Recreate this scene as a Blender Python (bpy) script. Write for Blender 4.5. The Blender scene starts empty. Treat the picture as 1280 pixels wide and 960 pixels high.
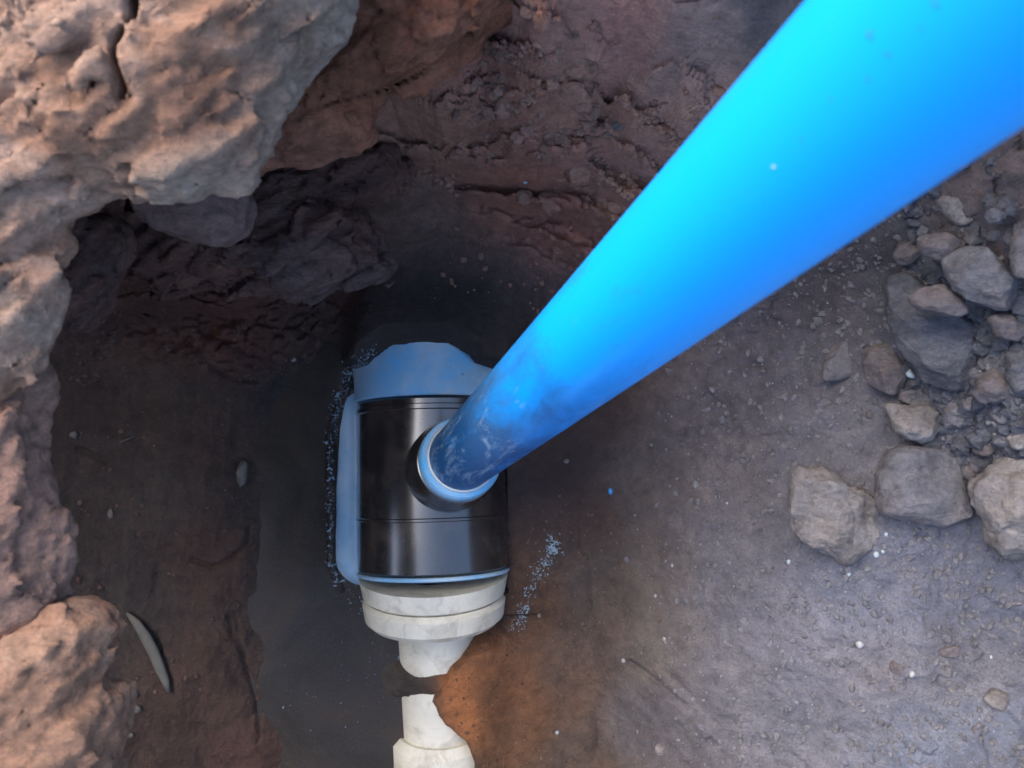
import bpy, math, random
import numpy as np
from mathutils import Vector, Matrix

# ------------------------------------------------------------------ camera, world, sun, exposure
SC = bpy.context.scene
COL = SC.collection
CAMZ = 1.10
FPX = 960.0
cam_d = bpy.data.cameras.new("camera")
cam = bpy.data.objects.new("camera", cam_d)
COL.objects.link(cam)
cam.location = (0, 0, CAMZ)
cam.rotation_euler = (0, 0, 0)
cam_d.sensor_width = 36.0
cam_d.lens = 27.0
cam_d.clip_start = 0.02
cam_d.clip_end = 200.0
cam_d.dof.use_dof = True
cam_d.dof.focus_distance = 0.90
cam_d.dof.aperture_fstop = 7.0
SC.camera = cam

SUN_AZ = math.radians(318)      # compass bearing, clockwise from +Y (image up)
SUN_EL = math.radians(44)
W = bpy.data.worlds.new("World")
SC.world = W
W.use_nodes = True
wn = W.node_tree
bg = wn.nodes["Background"]
sky = wn.nodes.new("ShaderNodeTexSky")
sky.sky_type = 'NISHITA'
sky.sun_disc = False
sky.sun_elevation = SUN_EL
sky.sun_rotation = SUN_AZ
sky.air_density = 1.0
sky.dust_density = 2.5
sky.ozone_density = 1.0
wn.links.new(sky.outputs[0], bg.inputs[0])
bg.inputs[1].default_value = 0.15

sl = bpy.data.lights.new("sun", 'SUN')
sl.energy = 1.15
sl.angle = math.radians(58)
sl.color = (1.0, 0.93, 0.84)
sun = bpy.data.objects.new("sun", sl)
COL.objects.link(sun)
sdir = Vector((math.sin(SUN_AZ) * math.cos(SUN_EL), math.cos(SUN_AZ) * math.cos(SUN_EL), math.sin(SUN_EL)))
sun.rotation_euler = sdir.to_track_quat('Z', 'Y').to_euler()
sun.location = (-1, 1, 3)

SC.view_settings.view_transform = 'Standard'
SC.view_settings.look = 'None'
SC.view_settings.exposure = 2.1
SC.view_settings.gamma = 1.0
SC.render.engine = 'CYCLES'

random.seed(7)
rng = np.random.default_rng(11)
UP = Vector((0, 0, 1))

# ------------------------------------------------------------------ helpers
def at(px, py, z):
    d = CAMZ - z
    return ((px - 640.0) / FPX * d, (480.0 - py) / FPX * d)

_L = 64
_lat = rng.random((_L, _L, _L)).astype(np.float32) * 2 - 1

def vnoise(x, y, z):
    x = np.asarray(x, np.float32); y = np.asarray(y, np.float32); z = np.asarray(z, np.float32)
    xi = np.floor(x); yi = np.floor(y); zi = np.floor(z)
    fx = x - xi; fy = y - yi; fz = z - zi
    fx = fx * fx * (3 - 2 * fx); fy = fy * fy * (3 - 2 * fy); fz = fz * fz * (3 - 2 * fz)
    xi = xi.astype(np.int32); yi = yi.astype(np.int32); zi = zi.astype(np.int32)
    x0 = xi % _L; x1 = (xi + 1) % _L; y0 = yi % _L; y1 = (yi + 1) % _L; z0 = zi % _L; z1 = (zi + 1) % _L
    a = _lat[x0, y0, z0] * (1 - fx) + _lat[x1, y0, z0] * fx
    b = _lat[x0, y1, z0] * (1 - fx) + _lat[x1, y1, z0] * fx
    c = _lat[x0, y0, z1] * (1 - fx) + _lat[x1, y0, z1] * fx
    d = _lat[x0, y1, z1] * (1 - fx) + _lat[x1, y1, z1] * fx
    return (a * (1 - fy) + b * fy) * (1 - fz) + (c * (1 - fy) + d * fy) * fz

def fbm(x, y, z, f, octv, gain=0.5, mode=0, off=0.0):
    out = 0; amp = 1.0; tot = 0
    for o in range(octv):
        n = vnoise(x * f + off + 7.3 * o, y * f + off * 1.7 + 3.1 * o, z * f + 1.9 * off + 5.7 * o)
        if mode == 1: n = 1 - 2 * np.abs(n)          # ridged
        if mode == 2: n = 2 * np.abs(n) - 1          # billow
        out = out + n * amp; tot += amp; amp *= gain; f *= 2.03
    return out / tot

_wr = rng.random((32, 32, 32, 6)).astype(np.float32)
def worley(x, y, z, f):
    """fractured blocks: returns edge distance (F2-F1), and a per-block offset with a random tilt"""
    x = np.asarray(x, np.float32) * f; y = np.asarray(y, np.float32) * f; z = np.asarray(z, np.float32) * f
    xi = np.floor(x).astype(np.int32); yi = np.floor(y).astype(np.int32); zi = np.floor(z).astype(np.int32)
    f1 = np.full(x.shape, 9., np.float32); f2 = f1.copy(); val = np.zeros(x.shape, np.float32)
    for i in (-1, 0, 1):
        for j in (-1, 0, 1):
            for k in (-1, 0, 1):
                c = _wr[(xi + i) % 32, (yi + j) % 32, (zi + k) % 32]
                dx = xi + i + c[..., 0] - x; dy = yi + j + c[..., 1] - y; dz = zi + k + c[..., 2] - z
                d = np.sqrt(dx * dx + dy * dy + dz * dz)
                m = d < f1
                f2 = np.where(m, f1, np.minimum(f2, d)); 
                v = c[..., 3] - .5 + ((c[..., 4] - .5) * dx + (c[..., 5] - .5) * dy) * 1.3
                val = np.where(m, v, val); f1 = np.minimum(f1, d)
    return f2 - f1, val

def smooth(t):
    t = np.clip(t, 0, 1)
    return t * t * (3 - 2 * t)

def mesh_np(name, verts, faces, smooth_shade=True):
    """faces: (n,3) or (n,4) int array"""
    me = bpy.data.meshes.new(name)
    verts = np.ascontiguousarray(verts, np.float32); faces = np.ascontiguousarray(faces, np.int32)
    k = faces.shape[1]
    me.vertices.add(len(verts)); me.vertices.foreach_set("co", verts.ravel())
    me.loops.add(faces.size); me.loops.foreach_set("vertex_index", faces.ravel())
    me.polygons.add(len(faces))
    me.polygons.foreach_set("loop_start", np.arange(0, faces.size, k, dtype=np.int32))
    me.polygons.foreach_set("loop_total", np.full(len(faces), k, dtype=np.int32))
    me.polygons.foreach_set("use_smooth", np.full(len(faces), smooth_shade, dtype=bool))
    me.update(calc_edges=True)
    return me

def link(name, me, mat=None, parent=None, loc=None):
    o = bpy.data.objects.new(name, me)
    COL.objects.link(o)
    if mat is not None: me.materials.append(mat)
    if loc is not None: o.location = loc
    if parent is not None: o.parent = parent
    return o

def tag(o, label=None, cat=None, group=None, kind=None):
    if label: o["label"] = label
    if cat: o["category"] = cat
    if group: o["group"] = group
    if kind: o["kind"] = kind
    return o

def empty(name, loc, rot=None):
    o = bpy.data.objects.new(name, None)
    COL.objects.link(o)
    o.location = loc
    if rot is not None:
        o.rotation_mode = 'QUATERNION'; o.rotation_quaternion = rot
    o.empty_display_size = 0.03
    return o

def resample(poly, n):
    p = np.array(poly, float); q = np.roll(p, -1, 0)
    seg = np.hypot(*(q - p).T); c = np.r_[0, np.cumsum(seg)]
    t = np.linspace(0, c[-1], n, endpoint=False)
    pc = np.vstack([p, p[:1]])
    return np.c_[np.interp(t, c, pc[:, 0]), np.interp(t, c, pc[:, 1])]

def poly_sdf(poly, X, Y):
    """signed distance to polygon, negative inside"""
    p = np.array(poly, np.float32)
    d2 = np.full(X.shape, 1e9, np.float32); ins = np.zeros(X.shape, bool)
    n = len(p)
    for i in range(n):
        a = p[i]; b = p[(i + 1) % n]
        e = b - a; L = float(e @ e) + 1e-12
        wx = X - a[0]; wy = Y - a[1]
        t = np.clip((wx * e[0] + wy * e[1]) / L, 0, 1)
        d2 = np.minimum(d2, (wx - t * e[0]) ** 2 + (wy - t * e[1]) ** 2)
        cond = ((a[1] <= Y) & (b[1] > Y)) | ((b[1] <= Y) & (a[1] > Y))
        xs = a[0] + (Y - a[1]) / (b[1] - a[1] + 1e-12) * e[0]
        ins ^= cond & (X < xs)
    d = np.sqrt(d2)
    return np.where(ins, -d, d)

def line_dist(pts, X, Y):
    d2 = np.full(X.shape, 1e9, np.float32)
    for a, b in zip(pts[:-1], pts[1:]):
        a = np.array(a); b = np.array(b); e = b - a; L = float(e @ e) + 1e-12
        wx = X - a[0]; wy = Y - a[1]
        t = np.clip((wx * e[0] + wy * e[1]) / L, 0, 1)
        d2 = np.minimum(d2, (wx - t * e[0]) ** 2 + (wy - t * e[1]) ** 2)
    return np.sqrt(d2)

def surface_nets(F, origin, h):
    F = F.copy()
    for s in ((0,), (-1,)):
        F[s[0], :, :] = np.maximum(F[s[0], :, :], h * .5)
        F[:, s[0], :] = np.maximum(F[:, s[0], :], h * .5)
        F[:, :, s[0]] = np.maximum(F[:, :, s[0]], h * .5)
    S = F < 0
    nx, ny, nz = F.shape
    offs = np.array([(i, j, k) for i in (0, 1) for j in (0, 1) for k in (0, 1)])
    cnt = np.zeros((nx - 1, ny - 1, nz - 1), np.int8)
    for i, j, k in offs:
        cnt += S[i:nx - 1 + i, j:ny - 1 + j, k:nz - 1 + k]
    idx = np.argwhere((cnt > 0) & (cnt < 8))
    vals = [F[idx[:, 0] + o[0], idx[:, 1] + o[1], idx[:, 2] + o[2]] for o in offs]
    acc = np.zeros((len(idx), 3)); num = np.zeros(len(idx))
    for a in range(8):
        for b in range(a + 1, 8):
            if np.abs(offs[a] - offs[b]).sum() != 1: continue
            va, vb = vals[a], vals[b]
            m = (va < 0) != (vb < 0)
            t = np.where(m, va / np.where(m, va - vb, 1), 0)
            acc += m[:, None] * (offs[a] + (offs[b] - offs[a]) * t[:, None]); num += m
    V = (idx + acc / num[:, None]) * h + np.array(origin)
    ids = np.full((nx - 1, ny - 1, nz - 1), -1, np.int32)
    ids[idx[:, 0], idx[:, 1], idx[:, 2]] = np.arange(len(idx))
    faces = []
    for ax in range(3):
        o1 = [0, 0, 0]; o1[ax] = 1
        A = S[:nx - o1[0], :ny - o1[1], :nz - o1[2]]; B = S[o1[0]:, o1[1]:, o1[2]:]
        e = np.argwhere(A != B)
        u, v = [(1, 2), (2, 0), (0, 1)][ax]
        e = e[(e[:, u] > 0) & (e[:, v] > 0) & (e[:, u] < F.shape[u] - 1) & (e[:, v] < F.shape[v] - 1)]
        sgn = A[e[:, 0], e[:, 1], e[:, 2]]
        du = np.zeros(3, int); du[u] = 1; dv = np.zeros(3, int); dv[v] = 1
        q = [e - du - dv, e - dv, e, e - du]
        q = np.stack([ids[c[:, 0], c[:, 1], c[:, 2]] for c in q], 1)
        q[~sgn] = q[~sgn][:, ::-1]
        faces.append(q)
    return V, np.vstack(faces)

# ------------------------------------------------------------------ materials
def new_mat(name):
    m = bpy.data.materials.new(name); m.use_nodes = True
    nt = m.node_tree
    return m, nt, nt.nodes["Principled BSDF"]

def N(nt, typ, **kw):
    n = nt.nodes.new(typ)
    for k, v in kw.items(): setattr(n, k, v)
    return n

def noise_tex(nt, vec, scale, detail=6, rough=0.6, dist=0.0):
    n = N(nt, "ShaderNodeTexNoise")
    n.inputs["Scale"].default_value = scale; n.inputs["Detail"].default_value = detail
    n.inputs["Roughness"].default_value = rough; n.inputs["Distortion"].default_value = dist
    nt.links.new(vec, n.inputs["Vector"])
    return n.outputs["Fac"]

def ramp(nt, fac, stops, interp='LINEAR'):
    r = N(nt, "ShaderNodeValToRGB"); cr = r.color_ramp; cr.interpolation = interp
    while len(cr.elements) < len(stops): cr.elements.new(0.5)
    for e, (p, c) in zip(cr.elements, stops):
        e.position = p; e.color = (*c, 1) if len(c) == 3 else c
    nt.links.new(fac, r.inputs[0])
    return r.outputs[0]

def mixc(nt, a, b, fac, blend='MIX'):
    m = N(nt, "ShaderNodeMix", data_type='RGBA', blend_type=blend)
    for s, v in ((m.inputs[6], a), (m.inputs[7], b), (m.inputs[0], fac)):
        if isinstance(v, (int, float)): s.default_value = v
        elif isinstance(v, tuple): s.default_value = (*v, 1)
        else: nt.links.new(v, s)
    return m.outputs[2]

def bump(nt, hgt, strength, dist, prev=None):
    b = N(nt, "ShaderNodeBump")
    b.inputs["Strength"].default_value = strength; b.inputs["Distance"].default_value = dist
    nt.links.new(hgt, b.inputs["Height"])
    if prev is not None: nt.links.new(prev, b.inputs["Normal"])
    return b.outputs[0]

def coords(nt, scale=(1, 1, 1), rot=(0, 0, 0), off=(0, 0, 0), obj=True):
    tc = N(nt, "ShaderNodeTexCoord"); mp = N(nt, "ShaderNodeMapping")
    mp.inputs["Scale"].default_value = scale; mp.inputs["Rotation"].default_value = rot; mp.inputs["Location"].default_value = off
    nt.links.new(tc.outputs["Object"], mp.inputs[0])
    return mp.outputs[0]

def rock_mat(name, cols, rough=0.85, fine=1.0, seed=0.0, streak=2.2, rot=0.6):
    """cols: dark, mid, light, accent"""
    m, nt, p = new_mat(name)
    v = coords(nt, scale=(1, 1, 1), off=(seed, seed * 1.3, -seed))
    vs = coords(nt, scale=(1, streak, streak), rot=(0, 0, -rot), off=(seed, 0, seed))
    n1 = noise_tex(nt, vs, 7.0, 8, 0.62, 0.6)
    n2 = noise_tex(nt, vs, 26.0, 7, 0.65, 0.3)
    n3 = noise_tex(nt, v, 4.0, 4, 0.55, 0.4)
    n4 = noise_tex(nt, v, 160.0, 5, 0.7)
    c = ramp(nt, n1, [(0.30, cols[0]), (0.48, cols[1]), (0.66, cols[2])])
    c = mixc(nt, c, cols[3], ramp(nt, n3, [(0.46, (0, 0, 0)), (0.60, (1, 1, 1))]))
    d = ramp(nt, n2, [(0.28, (0.42, 0.40, 0.40)), (0.5, (1, 1, 1)), (0.72, (1.25, 1.2, 1.15))])
    c = mixc(nt, c, d, 0.8, 'MULTIPLY')
    g = ramp(nt, n4, [(0.3, (0.6, 0.6, 0.6)), (0.52, (1, 1, 1)), (0.7, (1.35, 1.33, 1.3))])
    c = mixc(nt, c, g, 0.7, 'MULTIPLY')
    nt.links.new(c, p.inputs["Base Color"])
    p.inputs["Roughness"].default_value = rough
    p.inputs["Specular IOR Level"].default_value = 0.3
    vo = N(nt, "ShaderNodeTexVoronoi"); vo.feature = 'F1'; vo.inputs["Scale"].default_value = 42.0
    wv = N(nt, "ShaderNodeVectorMath", operation='ADD'); nt.links.new(vs, wv.inputs[0])
    nv = N(nt, "ShaderNodeTexNoise"); nv.inputs["Scale"].default_value = 22.0; nv.inputs["Detail"].default_value = 5; nt.links.new(v, nv.inputs["Vector"])
    sv = N(nt, "ShaderNodeVectorMath", operation='SCALE'); sv.inputs["Scale"].default_value = 0.05; nt.links.new(nv.outputs["Color"], sv.inputs[0])
    nt.links.new(sv.outputs[0], wv.inputs[1]); nt.links.new(wv.outputs[0], vo.inputs["Vector"])
    n6 = noise_tex(nt, vs, 70.0, 9, 0.75, 0.4)
    b = bump(nt, n2, 0.9, 0.013 * fine)
    b = bump(nt, vo.outputs["Distance"], 0.45, 0.007 * fine, b)
    b = bump(nt, n6, 0.9, 0.006 * fine, b)
    b = bump(nt, n4, 0.7, 0.0022 * fine, b)
    nt.links.new(b, p.inputs["Normal"])
    return m

M = {}
M['rim_rock'] = rock_mat("rim_rock", [(0.149, 0.072, 0.046), (0.269, 0.145, 0.092), (0.384, 0.250, 0.184), (0.346, 0.265, 0.205)], seed=1.1)
M['rim_rock_orange'] = rock_mat("rim_rock_orange", [(0.138, 0.071, 0.045), (0.243, 0.130, 0.085), (0.311, 0.202, 0.145), (0.263, 0.149, 0.096)], seed=4.2)
M['left_rock'] = rock_mat("left_rock", [(0.135, 0.090, 0.072), (0.225, 0.146, 0.116), (0.313, 0.208, 0.163), (0.261, 0.149, 0.109)], seed=6.2, rot=0.9)
M['ledge_rock'] = rock_mat("ledge_rock", [(0.128, 0.044, 0.023), (0.236, 0.087, 0.046), (0.326, 0.132, 0.076), (0.226, 0.093, 0.058)], seed=2.7, streak=1.7)
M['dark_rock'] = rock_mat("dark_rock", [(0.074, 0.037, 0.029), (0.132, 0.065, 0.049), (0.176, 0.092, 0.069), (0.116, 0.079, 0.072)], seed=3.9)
M['stone_tan'] = rock_mat("stone_tan", [(0.120, 0.106, 0.100), (0.212, 0.190, 0.179), (0.297, 0.272, 0.263), (0.177, 0.160, 0.164)], seed=5.0, fine=0.8)
M['stone_grey'] = rock_mat("stone_grey", [(0.083, 0.083, 0.093), (0.142, 0.140, 0.155), (0.210, 0.208, 0.217), (0.156, 0.138, 0.142)], seed=8.0, fine=0.8)
M['stone_brown'] = rock_mat("stone_brown", [(0.092, 0.074, 0.076), (0.149, 0.126, 0.124), (0.212, 0.182, 0.177), (0.142, 0.128, 0.138)], seed=9.0, fine=0.8)
M['stone_dark'] = rock_mat("stone_dark", [(0.064, 0.067, 0.083), (0.113, 0.115, 0.135), (0.191, 0.187, 0.198), (0.120, 0.118, 0.131)], seed=10.0, fine=1.2, streak=3.0, rot=0.2)
M['stone_red'] = rock_mat("stone_red", [(0.093, 0.050, 0.043), (0.150, 0.087, 0.073), (0.203, 0.123, 0.104), (0.135, 0.092, 0.084)], seed=12.0, fine=0.8)

M['grit'] = rock_mat("grit", [(0.123, 0.120, 0.131), (0.181, 0.177, 0.192), (0.254, 0.247, 0.264), (0.174, 0.165, 0.176)], seed=14.0)
M['silt_crumb'] = rock_mat("silt_crumb", [(0.090, 0.049, 0.029), (0.150, 0.084, 0.049), (0.225, 0.133, 0.085), (0.150, 0.105, 0.078)], seed=16.0)
M['wall_clod'] = rock_mat("wall_clod", [(0.20, 0.10, 0.070), (0.30, 0.165, 0.118), (0.38, 0.23, 0.17), (0.29, 0.17, 0.13)], seed=15.0)
def soil_mat():
    m, nt, p = new_mat("soil")
    at_ = N(nt, "ShaderNodeAttribute"); at_.attribute_name = "soil_colour"
    wet = N(nt, "ShaderNodeAttribute"); wet.attribute_name = "wetness"
    v = coords(nt)
    n1 = noise_tex(nt, v, 9.0, 8, 0.62, 0.3)
    n2 = noise_tex(nt, v, 60.0, 8, 0.68, 0.2)
    n3 = noise_tex(nt, v, 320.0, 4, 0.7)
    d = ramp(nt, n1, [(0.3, (0.66, 0.64, 0.66)), (0.5, (1, 1, 1)), (0.7, (1.28, 1.2, 1.12))])
    c = mixc(nt, at_.outputs["Color"], d, 0.85, 'MULTIPLY')
    d = ramp(nt, n2, [(0.3, (0.6, 0.6, 0.62)), (0.5, (1, 1, 1)), (0.7, (1.4, 1.36, 1.3))])
    c = mixc(nt, c, d, 0.8, 'MULTIPLY')
    d = ramp(nt, n3, [(0.3, (0.7, 0.7, 0.7)), (0.55, (1, 1, 1)), (0.74, (1.7, 1.7, 1.7))])
    c = mixc(nt, c, d, 0.6, 'MULTIPLY')
    nt.links.new(c, p.inputs["Base Color"])
    r = N(nt, "ShaderNodeMapRange"); r.inputs[3].default_value = 0.92; r.inputs[4].default_value = 0.50
    nt.links.new(wet.outputs["Fac"], r.inputs[0]); nt.links.new(r.outputs[0], p.inputs["Roughness"])
    p.inputs["Specular IOR Level"].default_value = 0.3
    n6 = noise_tex(nt, v, 140.0, 8, 0.75)
    b = bump(nt, n2, 0.9, 0.007)
    b = bump(nt, n6, 0.8, 0.003, b)
    b = bump(nt, n3, 0.7, 0.0016, b)
    nt.links.new(b, p.inputs["Normal"])
    return m
M['soil'] = soil_mat()

def water_mat():
    m, nt, p = new_mat("muddy_water")
    v = coords(nt)
    n1 = noise_tex(nt, v, 7.0, 6, 0.6, 0.8); n2 = noise_tex(nt, v, 260.0, 4, 0.75)
    c = ramp(nt, n1, [(0.32, (0.032, 0.026, 0.021)), (0.5, (0.042, 0.035, 0.029)), (0.68, (0.056, 0.041, 0.030))])
    c = mixc(nt, c, ramp(nt, n2, [(0.35, (0.7, 0.7, 0.7)), (0.62, (1, 1, 1)), (0.76, (2.2, 2.2, 2.3))]), 0.7, 'MULTIPLY')
    nt.links.new(c, p.inputs["Base Color"])
    p.inputs["Roughness"].default_value = 0.20
    p.inputs["IOR"].default_value = 1.33
    p.inputs["Specular IOR Level"].default_value = 0.26
    n3 = noise_tex(nt, v, 16.0, 5, 0.55, 0.5)
    nt.links.new(bump(nt, n3, 0.25, 0.006), p.inputs["Normal"])
    return m
M['water'] = water_mat()

def blue_mat(name, base, dirt_lo, dirt_hi, rough=0.32, dirty=1.0, film_lo=(0.016, 0.035, 0.09), film_hi=(0.05, 0.09, 0.16)):
    """blue PVC with dried mud smears that thicken between object z = dirt_hi (clean) and dirt_lo (dirty)"""
    m, nt, p = new_mat(name)
    v = coords(nt)
    tc = N(nt, "ShaderNodeTexCoord"); sp = N(nt, "ShaderNodeSeparateXYZ")
    nt.links.new(tc.outputs["Object"], sp.inputs[0])
    mr = N(nt, "ShaderNodeMapRange"); mr.inputs[1].default_value = dirt_lo; mr.inputs[2].default_value = dirt_hi
    mr.inputs[3].default_value = 0.42 * dirty; mr.inputs[4].default_value = -0.30
    nt.links.new(sp.outputs[2], mr.inputs[0])
    vs = coords(nt, scale=(1, 1, 0.35))
    n1 = noise_tex(nt, vs, 22.0, 8, 0.66, 0.5)
    ad = N(nt, "ShaderNodeMath", operation='ADD'); nt.links.new(n1, ad.inputs[0]); nt.links.new(mr.outputs[0], ad.inputs[1])
    film = ramp(nt, ad.outputs[0], [(0.46, (0, 0, 0)), (0.80, (0.8, 0.8, 0.8))])
    n2 = noise_tex(nt, vs, 9.0, 4, 0.5)
    filmc = ramp(nt, n2, [(0.42, film_lo), (0.6, film_hi)])
    c = mixc(nt, base, filmc, film)
    # pale scuffs
    vsc = coords(nt, scale=(1.2, 1.2, 0.3), rot=(0.3, 0.2, 0))
    n3 = noise_tex(nt, vsc, 34.0, 9, 0.75, 0.8)
    ad2 = N(nt, "ShaderNodeMath", operation='MULTIPLY_ADD'); nt.links.new(mr.outputs[0], ad2.inputs[0]); ad2.inputs[1].default_value = 0.33
    nt.links.new(n3, ad2.inputs[2])
    sc = ramp(nt, ad2.outputs[0], [(0.63, (0, 0, 0)), (0.78, (0.55, 0.55, 0.55))])
    c = mixc(nt, c, (0.36, 0.50, 0.62), sc)
    # short dark nicks
    vk = coords(nt, scale=(1, 1, 0.5), off=(3, 1, 2))
    vo = N(nt, "ShaderNodeTexVoronoi"); vo.inputs["Scale"].default_value = 17.0; nt.links.new(vk, vo.inputs["Vector"])
    nk = ramp(nt, vo.outputs["Distance"], [(0.035, (0.8, 0.8, 0.8)), (0.06, (0, 0, 0))])
    n5 = noise_tex(nt, v, 8.0, 2, 0.5)
    nk2 = mixc(nt, (0.0, 0.0, 0.0), nk, ramp(nt, n5, [(0.50, (0, 0, 0)), (0.56, (1, 1, 1))]))
    c = mixc(nt, c, (0.0, 0.03, 0.09), nk2)
    nt.links.new(c, p.inputs["Base Color"])
    rr = N(nt, "ShaderNodeMapRange"); rr.inputs[3].default_value = rough; rr.inputs[4].default_value = 0.6
    nt.links.new(film, rr.inputs[0]); nt.links.new(rr.outputs[0], p.inputs["Roughness"])
    p.inputs['Specular IOR Level'].default_value = 0.18
    n4 = noise_tex(nt, vs, 60.0, 4, 0.6)
    nt.links.new(bump(nt, n4, 0.08, 0.001), p.inputs["Normal"])
    return m
M['pipe_blue'] = blue_mat("blue_pvc_pipe", (0.003, 0.255, 0.71), 0.10, 0.75)
M['tee_blue'] = blue_mat("blue_pvc_fitting", (0.09, 0.40, 0.70), -0.12, 0.45, rough=0.45, dirty=1.35, film_lo=(0.27, 0.38, 0.46), film_hi=(0.48, 0.55, 0.58))

def simple(name, col, rough, var=0.25, scale=30, spec=0.5, bumpd=0.001, dirt=None, dirt_refl_lim=(0.52, 0.62), dscale=18):
    m, nt, p = new_mat(name)
    v = coords(nt)
    n1 = noise_tex(nt, v, scale, 6, 0.65, 0.3)
    lo = tuple(c * (1 - var) for c in col); hi = tuple(min(1, c * (1 + var)) for c in col)
    c = ramp(nt, n1, [(0.3, lo), (0.7, hi)])
    if dirt:
        n2 = noise_tex(nt, coords(nt, off=(2, 5, 1)), dscale, 7, 0.68, 0.6)
        c = mixc(nt, c, dirt, ramp(nt, n2, [(dirt_refl_lim[0], (0, 0, 0)), (dirt_refl_lim[1], (1, 1, 1))]))
    nt.links.new(c, p.inputs["Base Color"])
    rf = ramp(nt, n1, [(0.3, (rough * .8,) * 3), (0.7, (min(1, rough * 1.3),) * 3)])
    nt.links.new(rf, p.inputs["Roughness"])
    p.inputs["Specular IOR Level"].default_value = spec
    nt.links.new(bump(nt, n1, 0.4, bumpd), p.inputs["Normal"])
    return m
M['black'] = simple("black_plastic", (0.011, 0.010, 0.010), 0.24, 0.3, 16, 0.5, 0.0012, dirt=(0.045, 0.032, 0.025), dirt_refl_lim=(0.50, 0.66), dscale=15)  # dirt film whose brown blotches also paint in mottled reflections
_p = M['black'].node_tree.nodes["Principled BSDF"]
_p.inputs["Coat Weight"].default_value = 1.0; _p.inputs["Coat Roughness"].default_value = 0.20; _p.inputs["Coat IOR"].default_value = 1.7
M['white'] = simple("white_pvc", (0.62, 0.57, 0.45), 0.42, 0.14, 14, 0.5, 0.0008, dirt=(0.17, 0.13, 0.085), dirt_refl_lim=(0.48, 0.86), dscale=22)
M['gasket'] = simple("white_rubber", (0.52, 0.55, 0.55), 0.5, 0.15, 40, 0.4)
M['chip_white'] = simple("white_chip", (0.30, 0.34, 0.36), 0.6, 0.15, 90)
M['nick'] = simple("nick", (0.005, 0.055, 0.14), 0.6, 0.2, 90)
M['chip_blue'] = simple("blue_chip", (0.03, 0.20, 0.50), 0.5, 0.2, 90)
M['shaving'] = simple("pvc_shaving", (0.16, 0.22, 0.27), 0.6, 0.4, 70)
M['shell'] = simple("pale_clay", (0.085, 0.078, 0.066), 0.7, 0.25, 60)
M['quartz'] = simple("quartz", (0.25, 0.25, 0.245), 0.45, 0.1, 90)

# ------------------------------------------------------------------ pipe geometry from its edges
ZW = -0.062                              # water level
VP = (357.0, 767.0)
def ray(px, py):
    return Vector(((px - 640) / FPX, (480 - py) / FPX, -1.0))
dn = ray(*VP).normalized()               # pipe direction, downwards
nl = ray(1025, 0).cross(dn).normalized(); nr = dn.cross(ray(1280, 177)).normalized()
ang = math.pi - nl.angle(nr)
half = ang / 2
socket_d = 0.985
S0 = Vector((*at(578, 571, CAMZ - socket_d), CAMZ - socket_d))       # pipe axis where it enters the socket
rel = S0 - Vector((0, 0, CAMZ))
perp = (rel - rel.dot(dn) * dn).length
PR = perp * math.sin(half)               # pipe radius
PU = -dn
print("pipe radius", PR, "perp", perp, "half", math.degrees(half), "dir", PU)

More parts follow.
